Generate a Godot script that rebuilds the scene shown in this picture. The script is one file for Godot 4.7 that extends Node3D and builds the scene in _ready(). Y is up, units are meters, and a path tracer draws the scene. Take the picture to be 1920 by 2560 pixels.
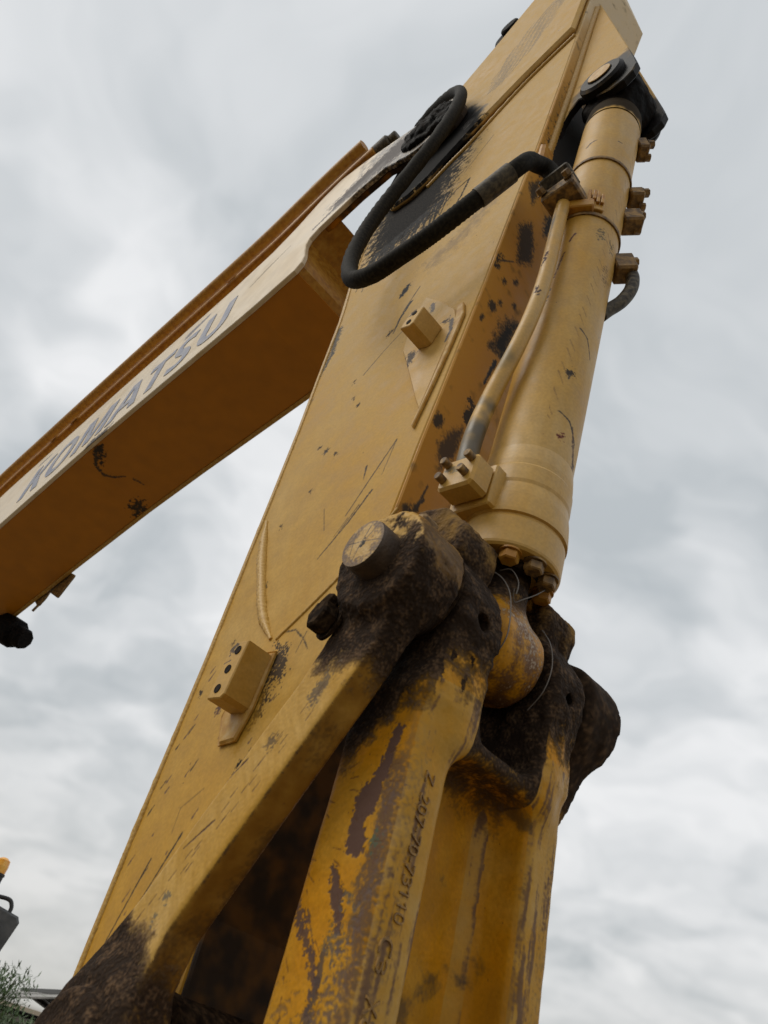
extends Node3D

# Axes: x = working direction of the digger, y = up, z = along the pins towards the viewer's side.
const ZC := -0.785
const PIN := Vector2(-0.679, 2.088)

var n_low: FastNoiseLite
var n_mid: FastNoiseLite
var n_fine: FastNoiseLite
var n_cell: FastNoiseLite
var n_warp: FastNoiseLite
var names := {}
var pc := Color.WHITE
var pr := 0.5
var ph := 0.5

# ------------------------------------------------------------------ naming
func thing(called: String, label: String, category: String, at: Vector3, group := "") -> Node3D:
	var o := Node3D.new()
	o.name = numbered(called)
	add_child(o)
	o.position = at
	tag(o, label, category, group)
	return o

func tag(o: Node3D, label: String, category: String, group := "") -> void:
	o.set_meta("label", label)
	o.set_meta("category", category)
	if group:
		o.set_meta("group", group)

func numbered(called: String) -> String:
	if not names.has(called):
		names[called] = 0
		return called
	names[called] += 1
	return "%s_%03d" % [called, names[called]]

# world position of the thing a part hangs under
func root_pos(parent: Node3D) -> Vector3:
	var p := Vector3.ZERO
	var n: Node = parent
	while n is Node3D and n != self:
		p += (n as Node3D).position
		n = n.get_parent()
	return p

# ------------------------------------------------------------------ mesh builder (world coordinates, unshared triangles)
class Mb:
	var v := PackedVector3Array()
	var n := PackedVector3Array()
	var uv := PackedVector2Array()
	func tri(a: Vector3, b: Vector3, c: Vector3, na: Vector3, nb: Vector3, nc: Vector3) -> void:
		if (b - a).cross(c - a).dot(na + nb + nc) > 0.0:
			v.append(a); v.append(c); v.append(b)
			n.append(na); n.append(nc); n.append(nb)
		else:
			v.append(a); v.append(b); v.append(c)
			n.append(na); n.append(nb); n.append(nc)
	func flat(a: Vector3, b: Vector3, c: Vector3, out: Vector3) -> void:
		var k := (b - a).cross(c - a)
		if k.length() < 1e-14:
			return
		k = k.normalized()
		if k.dot(out) < 0.0:
			k = -k
		tri(a, b, c, k, k, k)
	func quad(a: Vector3, b: Vector3, c: Vector3, d: Vector3, out: Vector3) -> void:
		flat(a, b, c, out)
		flat(a, c, d, out)
	func add(o: Mb) -> void:
		v.append_array(o.v)
		n.append_array(o.n)

func inset(poly: PackedVector2Array, d: float) -> PackedVector2Array:
	var k := poly.size()
	var area := 0.0
	for i in k:
		area += poly[i].cross(poly[(i + 1) % k])
	var s := signf(area)
	var out := PackedVector2Array()
	for i in k:
		var a := (poly[i] - poly[(i + k - 1) % k]).normalized()
		var b := (poly[(i + 1) % k] - poly[i]).normalized()
		var na := Vector2(-a.y, a.x) * s
		var nb := Vector2(-b.y, b.x) * s
		var m := na + nb
		var l := maxf(m.length_squared(), 0.35)
		out.append(poly[i] + m * (2.0 * d / l))
	return out

# plate: outline in its own xy, from z0 to z1 (z1 > z0), edges bevelled; xf places it
func prism(m: Mb, poly: PackedVector2Array, z0: float, z1: float, bev := 0.003, xf := Transform3D()) -> void:
	var inn := inset(poly, bev)
	var idx := Geometry2D.triangulate_polygon(inn)
	var k := poly.size()
	var zd := (xf.basis * Vector3(0, 0, 1)).normalized()
	for i in range(0, idx.size(), 3):
		for z in [z0, z1]:
			m.flat(xf * Vector3(inn[idx[i]].x, inn[idx[i]].y, z), xf * Vector3(inn[idx[i + 1]].x, inn[idx[i + 1]].y, z), xf * Vector3(inn[idx[i + 2]].x, inn[idx[i + 2]].y, z), zd * (1.0 if z == z1 else -1.0))
	var area := 0.0
	for i in k:
		area += poly[i].cross(poly[(i + 1) % k])
	var s := signf(area)
	for i in k:
		var a := poly[i]
		var b := poly[(i + 1) % k]
		var e := (b - a)
		var o2 := Vector2(e.y, -e.x).normalized() * s
		var out := xf.basis * Vector3(o2.x, o2.y, 0)
		var ia := inn[i]
		var ib := inn[(i + 1) % k]
		m.quad(xf * Vector3(a.x, a.y, z0 + bev), xf * Vector3(b.x, b.y, z0 + bev), xf * Vector3(b.x, b.y, z1 - bev), xf * Vector3(a.x, a.y, z1 - bev), out)
		m.quad(xf * Vector3(a.x, a.y, z1 - bev), xf * Vector3(b.x, b.y, z1 - bev), xf * Vector3(ib.x, ib.y, z1), xf * Vector3(ia.x, ia.y, z1), out + zd)
		m.quad(xf * Vector3(a.x, a.y, z0 + bev), xf * Vector3(b.x, b.y, z0 + bev), xf * Vector3(ib.x, ib.y, z0), xf * Vector3(ia.x, ia.y, z0), out - zd)

func rbox(m: Mb, c: Vector3, size: Vector3, bev := 0.003, basis := Basis()) -> void:
	var h := size * 0.5
	var b := minf(bev, minf(h.x, h.y) * 0.6)
	prism(m, PackedVector2Array([Vector2(-h.x + b, -h.y), Vector2(h.x - b, -h.y), Vector2(h.x, -h.y + b), Vector2(h.x, h.y - b), Vector2(h.x - b, h.y), Vector2(-h.x + b, h.y), Vector2(-h.x, h.y - b), Vector2(-h.x, -h.y + b)]), -h.z, h.z, minf(bev, h.z * 0.6) * 0.7, Transform3D(basis, c))

func frame(axis: Vector3, hint := Vector3(0.13, 0.2, 0.97)) -> Basis:
	var z := axis.normalized()
	if absf(z.dot(hint.normalized())) > 0.95:
		hint = Vector3(1, 0.1, 0)
	var x := hint.cross(z).normalized()
	return Basis(x, z.cross(x), z)

# lathe: prof = points (radius, height along axis)
func lathe(m: Mb, prof: Array, at: Vector3, axis: Vector3, segs := 32) -> void:
	var f := frame(axis)
	for i in prof.size() - 1:
		var p: Vector2 = prof[i]
		var q: Vector2 = prof[i + 1]
		var d := q - p
		if d.length() < 1e-6:
			continue
		var nn := Vector2(d.y, -d.x).normalized()
		for k in segs:
			var a0 := TAU * k / segs
			var a1 := TAU * (k + 1) / segs
			var r0 := f.x * cos(a0) + f.y * sin(a0)
			var r1 := f.x * cos(a1) + f.y * sin(a1)
			var n0 := r0 * nn.x + f.z * nn.y
			var n1 := r1 * nn.x + f.z * nn.y
			var A := at + r0 * p.x + f.z * p.y
			var B := at + r1 * p.x + f.z * p.y
			var C := at + r1 * q.x + f.z * q.y
			var D := at + r0 * q.x + f.z * q.y
			if p.x > 1e-6:
				m.tri(A, B, C, n0, n1, n1)
			if q.x > 1e-6:
				m.tri(A, C, D, n0, n1, n0)

func disc_prof(r: float, h0: float, h1: float, b := 0.003) -> Array:
	return [Vector2(0, h0), Vector2(r - b, h0), Vector2(r, h0 + b), Vector2(r, h1 - b), Vector2(r - b, h1), Vector2(0, h1)]

func smooth_path(pts: Array, per := 8) -> PackedVector3Array:
	var out := PackedVector3Array()
	var k := pts.size()
	for i in k - 1:
		var p0: Vector3 = pts[maxi(i - 1, 0)]
		var p1: Vector3 = pts[i]
		var p2: Vector3 = pts[i + 1]
		var p3: Vector3 = pts[mini(i + 2, k - 1)]
		for j in per:
			out.append(p1.cubic_interpolate(p2, p0, p3, float(j) / per))
	out.append(pts[k - 1])
	return out

func sweep(m: Mb, path: PackedVector3Array, rad: Callable, segs := 14) -> void:
	var k := path.size()
	var f := frame((path[1] - path[0]).normalized())
	var rings := []
	var dirs := []
	var s := 0.0
	for i in k:
		var t := (path[mini(i + 1, k - 1)] - path[maxi(i - 1, 0)]).normalized()
		var x := (f.x - t * f.x.dot(t)).normalized()
		f = Basis(x, t.cross(x), t)
		if i:
			s += path[i].distance_to(path[i - 1])
		var r: float = rad.call(s)
		var ring := PackedVector3Array()
		var dr := PackedVector3Array()
		for j in segs:
			var a := TAU * j / segs
			var d := f.x * cos(a) + f.y * sin(a)
			ring.append(path[i] + d * r)
			dr.append(d)
		rings.append(ring)
		dirs.append(dr)
	for i in k - 1:
		for j in segs:
			var j2 := (j + 1) % segs
			m.tri(rings[i][j], rings[i][j2], rings[i + 1][j2], dirs[i][j], dirs[i][j2], dirs[i + 1][j2])
			m.tri(rings[i][j], rings[i + 1][j2], rings[i + 1][j], dirs[i][j], dirs[i + 1][j2], dirs[i + 1][j])
	for e in [0, k - 1]:
		var out := (path[0] - path[1]) if e == 0 else (path[k - 1] - path[k - 2])
		for j in segs:
			m.flat(path[e], rings[e][j], rings[e][(j + 1) % segs], out)

func hex_bolt(m: Mb, at: Vector3, axis: Vector3, r: float, h: float, washer := true) -> void:
	if washer:
		lathe(m, [Vector2(r * 1.15, 0), Vector2(r * 1.15, h * 0.16), Vector2(0, h * 0.16)], at, axis, 20)
	var poly := PackedVector2Array()
	for i in 6:
		poly.append(Vector2(r, 0).rotated(TAU * i / 6 + 0.3))
	prism(m, poly, h * 0.14, h, r * 0.14, Transform3D(frame(axis), at))

# ------------------------------------------------------------------ surface nets of a distance field
func nets(m: Mb, fn: Callable, lo: Vector3, hi: Vector3, h: float) -> void:
	var B := 4
	var nb := Vector3i(((hi - lo) / (h * B)).ceil())
	var N := nb * B
	var sx := N.x + 1
	var sxy := sx * (N.y + 1)
	var val := PackedFloat32Array()
	val.resize(sxy * (N.z + 1))
	val.fill(1e9)
	var active: Array[Vector3i] = []
	var half := h * B * 0.5
	for bz in nb.z:
		for by in nb.y:
			for bx in nb.x:
				var c := lo + Vector3(bx, by, bz) * (h * B) + Vector3.ONE * half
				if absf(fn.call(c)) < half * 1.75 + 0.012:
					active.append(Vector3i(bx, by, bz))
	for b in active:
		for k in B + 1:
			for j in B + 1:
				var row := (b.z * B + k) * sxy + (b.y * B + j) * sx + b.x * B
				for i in B + 1:
					if val[row + i] > 1e8:
						val[row + i] = fn.call(lo + Vector3(b.x * B + i, b.y * B + j, b.z * B + k) * h)
	var off := [0, 1, sx, sx + 1, sxy, sxy + 1, sxy + sx, sxy + sx + 1]
	var corner := [Vector3(0, 0, 0), Vector3(1, 0, 0), Vector3(0, 1, 0), Vector3(1, 1, 0), Vector3(0, 0, 1), Vector3(1, 0, 1), Vector3(0, 1, 1), Vector3(1, 1, 1)]
	var edges := [[0, 1], [2, 3], [4, 5], [6, 7], [0, 2], [1, 3], [4, 6], [5, 7], [0, 4], [1, 5], [2, 6], [3, 7]]
	var where := {}
	var P := PackedVector3Array()
	var Q := PackedVector3Array()
	for b in active:
		for k in B:
			for j in B:
				for i in B:
					var at := (b.z * B + k) * sxy + (b.y * B + j) * sx + b.x * B + i
					var d := PackedFloat32Array()
					var neg := 0
					for o in off:
						var x := val[at + o]
						d.append(x)
						if x < 0.0:
							neg += 1
					if neg == 0 or neg == 8:
						continue
					var sum := Vector3.ZERO
					var cnt := 0
					for e in edges:
						var a := d[e[0]]
						var c := d[e[1]]
						if (a < 0.0) != (c < 0.0):
							sum += (corner[e[0]] as Vector3).lerp(corner[e[1]], a / (a - c))
							cnt += 1
					where[at] = P.size()
					P.append(lo + (Vector3(b.x * B + i, b.y * B + j, b.z * B + k) + sum / cnt) * h)
					Q.append(Vector3(d[1] + d[3] + d[5] + d[7] - d[0] - d[2] - d[4] - d[6], d[2] + d[3] + d[6] + d[7] - d[0] - d[1] - d[4] - d[5], d[4] + d[5] + d[6] + d[7] - d[0] - d[1] - d[2] - d[3]).normalized())
	var step := [1, sx, sxy]
	for at in where:
		for ax in 3:
			var s0 := val[at]
			var s1 := val[at + step[ax]]
			if (s0 < 0.0) == (s1 < 0.0) or s1 > 1e8:
				continue
			var u: int = step[(ax + 1) % 3]
			var w: int = step[(ax + 2) % 3]
			if where.has(at - u) and where.has(at - w) and where.has(at - u - w):
				var a: int = where[at]
				var b2: int = where[at - u]
				var c2: int = where[at - u - w]
				var d2: int = where[at - w]
				m.tri(P[a], P[b2], P[c2], Q[a], Q[b2], Q[c2])
				m.tri(P[a], P[c2], P[d2], Q[a], Q[c2], Q[d2])

func sd_poly(p: Vector2, poly: PackedVector2Array) -> float:
	var d := 1e9
	var s := 1.0
	var k := poly.size()
	var j := k - 1
	for i in k:
		var e := poly[j] - poly[i]
		var w := p - poly[i]
		var b := w - e * clampf(w.dot(e) / e.dot(e), 0.0, 1.0)
		d = minf(d, b.length_squared())
		var c1 := p.y >= poly[i].y
		var c2 := p.y < poly[j].y
		var c3 := e.x * w.y > e.y * w.x
		if (c1 and c2 and c3) or (not c1 and not c2 and not c3):
			s = -s
		j = i
	return s * sqrt(d)

func extr(d2: float, dz: float, r: float) -> float:
	var a := d2 + r
	var b := dz + r
	return minf(maxf(a, b), 0.0) + Vector2(maxf(a, 0.0), maxf(b, 0.0)).length() - r

func smin(a: float, b: float, k: float) -> float:
	var h := maxf(k - absf(a - b), 0.0) / k
	return minf(a, b) - h * h * k * 0.25

func smax(a: float, b: float, k: float) -> float:
	return -smin(-a, -b, k)

func sd_box(p: Vector3, c: Vector3, half: Vector3, r: float) -> float:
	var q := (p - c).abs() - half + Vector3.ONE * r
	return Vector3(maxf(q.x, 0), maxf(q.y, 0), maxf(q.z, 0)).length() + minf(maxf(q.x, maxf(q.y, q.z)), 0.0) - r

# ------------------------------------------------------------------ baking a solid (3-d) paint into a texture
func bake(m: Mb, texel: float, painter: Callable, layer = null) -> Dictionary:
	var T := m.v.size() / 3
	var keys := PackedInt32Array()
	keys.resize(T)
	var lo := {}
	var hi := {}
	for t in T:
		var nn := m.n[t * 3] + m.n[t * 3 + 1] + m.n[t * 3 + 2]
		var ab := nn.abs() * Vector3(1.0, 1.0, 1.08)
		var ax := 0 if ab.x >= ab.y and ab.x >= ab.z else (1 if ab.y >= ab.z else 2)
		var key := ax * 2 + (1 if nn[ax] > 0.0 else 0)
		if layer != null:
			key += 6 * int(layer.call((m.v[t * 3] + m.v[t * 3 + 1] + m.v[t * 3 + 2]) / 3.0))
		keys[t] = key
		for i in 3:
			var q := flatten(m.v[t * 3 + i], key)
			lo[key] = q.min(lo[key]) if lo.has(key) else q
			hi[key] = q.max(hi[key]) if hi.has(key) else q
	var order := lo.keys()
	var tiles := {}
	var W := 0
	var H := 0
	for attempt in 30:
		tiles = {}
		var dims := {}
		var total := 0
		var most := 0
		for k in order:
			var s: Vector2 = (hi[k] - lo[k]) / texel
			dims[k] = Vector2i(int(ceil(s.x)) + 5, int(ceil(s.y)) + 5)
			total += dims[k].x * dims[k].y
			most = maxi(most, dims[k].x)
		order.sort_custom(func(a, b): return dims[a].y > dims[b].y)
		W = mini(2048, maxi(most, int(sqrt(total * 1.15))))
		var x := 0
		var y := 0
		var rowh := 0
		for k in order:
			if x + dims[k].x > W:
				x = 0
				y += rowh
				rowh = 0
			tiles[k] = {"o": Vector2i(x, y), "d": dims[k], "lo": lo[k]}
			x += dims[k].x
			rowh = maxi(rowh, dims[k].y)
		H = y + rowh
		if H <= 2048 and most <= 2048:
			break
		texel *= 1.08
	var pix := PackedByteArray()
	pix.resize(W * H * 4)
	var hgt := PackedByteArray()
	hgt.resize(W * H)
	var done := PackedByteArray()
	done.resize(W * H)
	m.uv = PackedVector2Array()
	m.uv.resize(T * 3)
	for t in T:
		var key := keys[t]
		var tl: Dictionary = tiles[key]
		var o := Vector2(tl.o) + Vector2(2.5, 2.5)
		var l: Vector2 = tl.lo
		var A := o + (flatten(m.v[t * 3], key) - l) / texel
		var Bq := o + (flatten(m.v[t * 3 + 1], key) - l) / texel
		var C := o + (flatten(m.v[t * 3 + 2], key) - l) / texel
		m.uv[t * 3] = Vector2(A.x / W, A.y / H)
		m.uv[t * 3 + 1] = Vector2(Bq.x / W, Bq.y / H)
		m.uv[t * 3 + 2] = Vector2(C.x / W, C.y / H)
		var area := (Bq - A).cross(C - A)
		if absf(area) < 1e-7:
			continue
		var inv := 1.0 / area
		var ta := 1.3 * (C - Bq).length() * absf(inv)
		var tb := 1.3 * (A - C).length() * absf(inv)
		var tc := 1.3 * (Bq - A).length() * absf(inv)
		var x0 := maxi(int(floor(minf(A.x, minf(Bq.x, C.x)) - 1.5)), tl.o.x)
		var x1 := mini(int(ceil(maxf(A.x, maxf(Bq.x, C.x)) + 1.0)), tl.o.x + tl.d.x - 1)
		var y0 := maxi(int(floor(minf(A.y, minf(Bq.y, C.y)) - 1.5)), tl.o.y)
		var y1 := mini(int(ceil(maxf(A.y, maxf(Bq.y, C.y)) + 1.0)), tl.o.y + tl.d.y - 1)
		var va := m.v[t * 3]
		var vb := m.v[t * 3 + 1]
		var vc := m.v[t * 3 + 2]
		var na := m.n[t * 3]
		var nb := m.n[t * 3 + 1]
		var nc := m.n[t * 3 + 2]
		for y in range(y0, y1 + 1):
			for x in range(x0, x1 + 1):
				var p := Vector2(x + 0.5, y + 0.5)
				var a := (C - Bq).cross(p - Bq) * inv
				if a < -ta:
					continue
				var b := (A - C).cross(p - C) * inv
				if b < -tb:
					continue
				var c := 1.0 - a - b
				if c < -tc:
					continue
				var at := y * W + x
				var mark := 2 if a >= -1e-4 and b >= -1e-4 and c >= -1e-4 else 1
				if done[at] >= mark:
					continue
				done[at] = mark
				painter.call(va * a + vb * b + vc * c, na * a + nb * b + nc * c)
				var q := at * 4
				pix[q] = int(clampf(pc.r, 0.0, 1.0) * 255.0)
				pix[q + 1] = int(clampf(pc.g, 0.0, 1.0) * 255.0)
				pix[q + 2] = int(clampf(pc.b, 0.0, 1.0) * 255.0)
				pix[q + 3] = int(clampf(pr, 0.02, 1.0) * 255.0)
				hgt[at] = int(clampf(ph, 0.0, 1.0) * 255.0)
	return {"W": W, "H": H, "pix": pix, "hgt": hgt, "tiles": tiles, "texel": texel}

func flatten(p: Vector3, key: int) -> Vector2:
	var ax := (key % 6) / 2
	return Vector2(p.z, p.y) if ax == 0 else (Vector2(p.x, p.z) if ax == 1 else Vector2(p.x, p.y))

func baked(b: Dictionary, relief := 0.25, spec := 0.5) -> StandardMaterial3D:
	var im := Image.create_from_data(b.W, b.H, false, Image.FORMAT_RGBA8, b.pix)
	var hm := Image.create_from_data(b.W, b.H, false, Image.FORMAT_L8, b.hgt)
	var mt := StandardMaterial3D.new()
	mt.albedo_texture = ImageTexture.create_from_image(im)
	mt.roughness = 1.0
	mt.roughness_texture = mt.albedo_texture
	mt.roughness_texture_channel = BaseMaterial3D.TEXTURE_CHANNEL_ALPHA
	mt.metallic_specular = spec
	if relief > 0.0:
		mt.heightmap_enabled = true
		mt.heightmap_texture = ImageTexture.create_from_image(hm)
		mt.heightmap_scale = relief
	return mt

func put(b: Dictionary, at: int, col: Color, a: float, rough: float, dh: float) -> void:
	var q := at * 4
	var px: PackedByteArray = b.pix
	px[q] = int(lerpf(px[q], col.r * 255.0, a))
	px[q + 1] = int(lerpf(px[q + 1], col.g * 255.0, a))
	px[q + 2] = int(lerpf(px[q + 2], col.b * 255.0, a))
	if rough >= 0.0:
		px[q + 3] = int(lerpf(px[q + 3], rough * 255.0, a))
	if dh != 0.0:
		var h: PackedByteArray = b.hgt
		h[at] = clampi(int(h[at] + dh * a * 255.0), 0, 255)

# a worn line drawn in the plane of one tile: points in that tile's two axes
func stroke(b: Dictionary, key: int, pts: PackedVector2Array, w0: float, w1: float, col: Color, alpha := 1.0, ragged := 0.5, dh := -0.12, rough := 0.6) -> void:
	if not b.tiles.has(key):
		return
	var tl: Dictionary = b.tiles[key]
	var tx: float = b.texel
	var k := pts.size() - 1
	for i in k:
		var p := pts[i]
		var q := pts[i + 1]
		var wa := lerpf(w0, w1, float(i) / k)
		var wb := lerpf(w0, w1, float(i + 1) / k)
		var pad := maxf(wa, wb) * 1.6 + tx * 2.0
		var a0: Vector2 = ((p.min(q) - Vector2.ONE * pad - tl.lo) / tx)
		var a1: Vector2 = ((p.max(q) + Vector2.ONE * pad - tl.lo) / tx)
		for y in range(maxi(int(a0.y), 0), mini(int(a1.y) + 1, tl.d.y - 4)):
			for x in range(maxi(int(a0.x), 0), mini(int(a1.x) + 1, tl.d.x - 4)):
				var w: Vector2 = tl.lo + Vector2(x, y) * tx
				var t := clampf((w - p).dot(q - p) / maxf((q - p).length_squared(), 1e-9), 0.0, 1.0)
				var d := w.distance_to(p.lerp(q, t))
				var wid := lerpf(wa, wb, t) * (1.0 + ragged * n_fine.get_noise_2dv(w * 0.6)) * 0.5
				d += ragged * 0.35 * wa * n_fine.get_noise_2d(w.x * 1.7 + 9.0, w.y * 1.7)
				var s := clampf((wid - d) / tx + 0.5, 0.0, 1.0)
				if s > 0.0:
					put(b, (y + tl.o.y + 2) * b.W + x + tl.o.x + 2, col, s * alpha, rough, dh / maxf(k, 1))

func blot(b: Dictionary, key: int, poly: PackedVector2Array, col: Color, alpha := 1.0, soft := 0.004, ragged := 0.008, dh := 0.0, rough := 0.75, grain := 0.0) -> void:
	if not b.tiles.has(key):
		return
	var tl: Dictionary = b.tiles[key]
	var tx: float = b.texel
	var l := poly[0]
	var h := poly[0]
	for p in poly:
		l = l.min(p)
		h = h.max(p)
	var pad := soft + ragged * 1.5 + tx
	var a0: Vector2 = (l - Vector2.ONE * pad - tl.lo) / tx
	var a1: Vector2 = (h + Vector2.ONE * pad - tl.lo) / tx
	for y in range(maxi(int(a0.y), 0), mini(int(a1.y) + 1, tl.d.y - 4)):
		for x in range(maxi(int(a0.x), 0), mini(int(a1.x) + 1, tl.d.x - 4)):
			var w: Vector2 = tl.lo + Vector2(x, y) * tx
			var d := sd_poly(w, poly) + ragged * (n_mid.get_noise_2dv(w * (1.6 if ragged > 0.009 else 4.0)) * 1.2 + n_fine.get_noise_2dv(w * 1.1) * 0.9)
			var s := clampf(0.5 - d / maxf(soft, tx), 0.0, 1.0)
			if grain > 0.0:
				s *= clampf(1.0 - grain * (0.5 + 1.4 * n_fine.get_noise_2dv(w * 0.8)), 0.0, 1.0)
			if s > 0.0:
				put(b, (y + tl.o.y + 2) * b.W + x + tl.o.x + 2, col, s * alpha, rough, dh)

func spot(b: Dictionary, key: int, c: Vector2, r: Vector2, ang: float, col: Color, alpha := 1.0, soft := 0.004, ragged := 0.006) -> void:
	var poly := PackedVector2Array()
	for i in 12:
		poly.append(c + (Vector2(cos(TAU * i / 12), sin(TAU * i / 12)) * r).rotated(ang))
	blot(b, key, poly, col, alpha, soft, ragged)

# ------------------------------------------------------------------ committing
func commit(m: Mb, called: String, mat: Material, parent: Node3D) -> MeshInstance3D:
	var base := Vector3.ZERO if parent == self else root_pos(parent)
	var a := []
	a.resize(Mesh.ARRAY_MAX)
	var vv := m.v.duplicate()
	for i in vv.size():
		vv[i] -= base
	a[Mesh.ARRAY_VERTEX] = vv
	a[Mesh.ARRAY_NORMAL] = m.n
	if m.uv.size() == m.v.size():
		a[Mesh.ARRAY_TEX_UV] = m.uv
	var am := ArrayMesh.new()
	am.add_surface_from_arrays(Mesh.PRIMITIVE_TRIANGLES, a)
	am.surface_set_material(0, mat)
	var o := MeshInstance3D.new()
	o.mesh = am
	o.name = numbered(called) if parent == self else called
	parent.add_child(o, true)
	return o

func V2(a: Array) -> PackedVector2Array:
	var o := PackedVector2Array()
	for i in range(0, a.size(), 2):
		o.append(Vector2(a[i], a[i + 1]))
	return o

func ring(c: Vector2, r: float, k := 28) -> PackedVector2Array:
	var o := PackedVector2Array()
	for i in k:
		o.append(c + Vector2(r, 0).rotated(TAU * i / k))
	return o

# ------------------------------------------------------------------ paints (colours are sRGB)
const DUSTY := Color(0.755, 0.622, 0.385)
const TAN := Color(0.715, 0.545, 0.215)
const YELLOW := Color(0.735, 0.50, 0.055)
const PALE_SHEEN := Color(0.86, 0.795, 0.69)  # beige with sky sheen mixed into the colour
const STEEL := Color(0.23, 0.19, 0.17)
const GREASE := Color(0.165, 0.122, 0.09)
const TAR := Color(0.05, 0.045, 0.045)
const MUD := Color(0.40, 0.315, 0.23)
const RUST := Color(0.36, 0.27, 0.235)
const GREY := Color(0.38, 0.37, 0.35)

func chips(p: Vector3, dens: float) -> float:
	# dark flecks where the paint has chipped off, some drawn out
	var w := n_fine.get_noise_3dv(p * 1.4) * 0.0035
	var c := n_cell.get_noise_3d(p.x + w, p.y * 0.5 - w, p.z + w)
	var g := n_mid.get_noise_3dv(p * 0.5 + Vector3(7, 3, 1)) + n_low.get_noise_3dv(p * 1.3)
	return clampf((dens * 0.55 + g * 0.11 - 0.07 - (c + 1.0)) * 12.0, 0.0, 1.0)

func p_arm(p: Vector3, _n: Vector3) -> void:
	var a := n_low.get_noise_3dv(p)
	var b := n_mid.get_noise_3dv(p)
	var f := n_fine.get_noise_3dv(p)
	var st := n_mid.get_noise_3d(p.x * 2.2 + p.y * 0.9, p.y * 0.22, p.z)
	var sheen := clampf((p.y - 1.7) / 2.0, 0.0, 1.0)  # paler up the arm: gloss painted in, on top of the dust
	var dust_sheen := clampf(0.15 + 0.75 * sheen + a * 0.75 + b * 0.22 + st * 0.12, 0.0, 1.0)
	pc = TAN.lerp(DUSTY, dust_sheen)
	pc = pc.lerp(YELLOW, clampf((1.9 - p.y) * 0.7 + a * 0.4, 0.0, 0.45))
	pc = pc * (1.0 + 0.05 * f + 0.045 * b)
	pr = 0.5 + 0.12 * b + 0.16 * dust_sheen
	ph = 0.5 + 0.05 * b + 0.03 * f
	var c := chips(p, 0.17 + 0.05 * clampf(2.6 - p.y, 0.0, 1.0))
	if c > 0.0:
		pc = pc.lerp(Color(0.27, 0.19, 0.13), c * 0.85)
		ph -= 0.18 * c

func p_boom(p: Vector3, _n: Vector3) -> void:
	var a := n_low.get_noise_3dv(p * 0.8)
	var b := n_mid.get_noise_3dv(p * 0.6)
	pc = DUSTY.lerp(PALE_SHEEN, clampf(0.95 + a * 0.5 + b * 0.2, 0.0, 1.0)) * (1.0 + 0.04 * b)  # boom side paled: grazing sky reflection is in the colour
	pr = 0.44 + 0.1 * b
	ph = 0.5 + 0.04 * b
	var c := chips(p * 0.7, 0.09)
	pc = pc.lerp(STEEL, c * 0.7)
	# grease thrown from the arm pin over the fork
	var d := p.distance_to(Vector3(-1.22, 4.36, p.z)) + 0.22 * b
	var g := clampf((0.50 - d) * 5.0, 0.0, 1.0) * clampf(0.72 + n_fine.get_noise_3dv(p * 0.5) * 0.8, 0.0, 1.0)
	pc = pc.lerp(TAR.lerp(GREASE, 0.6), g)

func p_underside(p: Vector3, n: Vector3) -> void:
	var b := n_mid.get_noise_3dv(p * 0.5 + Vector3(4, 4, 4))
	pc = Color(0.72, 0.46, 0.03) * (1.0 + 0.05 * b)
	pr = 0.55
	ph = 0.5

func p_tube(p: Vector3, _n: Vector3) -> void:
	var a := n_low.get_noise_3dv(p * 1.3)
	var b := n_mid.get_noise_3dv(p)
	var f := n_fine.get_noise_3dv(p)
	var st := n_mid.get_noise_3d(p.x * 2.0, p.y * 0.3, p.z * 2.0)
	pc = TAN.lerp(DUSTY, clampf(0.42 + a * 0.55 + st * 0.3, 0.0, 1.0)) * (1.0 + 0.05 * f + 0.05 * b)
	pr = 0.46 + 0.12 * b
	ph = 0.5 + 0.05 * b + 0.03 * f
	var c := chips(p + Vector3(3, 0, 0), 0.14)
	pc = pc.lerp(STEEL, c * 0.8)
	ph -= 0.15 * c

func greasy(p: Vector3, amount: float) -> void:
	# caked grease and soil over whatever colour is set; amount 0..1
	var b := n_mid.get_noise_3dv(p * 1.7)
	var f := n_fine.get_noise_3dv(p * 1.2)
	var k := clampf((amount - 0.5) * 2.6 + 0.5 + b * 0.85 + f * 0.5, 0.0, 1.0)
	if amount <= 0.0:
		return
	var soil := GREASE.lerp(MUD, clampf(0.2 + b * 0.8 + f * 0.75 - (amount - 0.7) * 0.4, 0.0, 0.9))
	pc = pc.lerp(soil, k)
	pr = lerpf(pr, 0.92 + 0.1 * f, k)
	ph = lerpf(ph, 0.5 + 0.3 * f + 0.25 * b, k)

func worn_yellow(p: Vector3) -> void:
	var a := n_low.get_noise_3dv(p * 2.4)
	var b := n_mid.get_noise_3dv(p * 1.2)
	var f := n_fine.get_noise_3dv(p)
	pc = YELLOW.lerp(TAN, clampf(0.25 + a * 0.8 + b * 0.25, 0.0, 0.8)) * (1.0 + 0.07 * f + 0.06 * b)
	pr = 0.46 + 0.14 * b
	ph = 0.5 + 0.06 * b + 0.05 * f
	var c := chips(p * 1.7, 0.23)
	pc = pc.lerp(Color(0.36, 0.23, 0.14), c * 0.8)
	ph -= 0.15 * c

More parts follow.
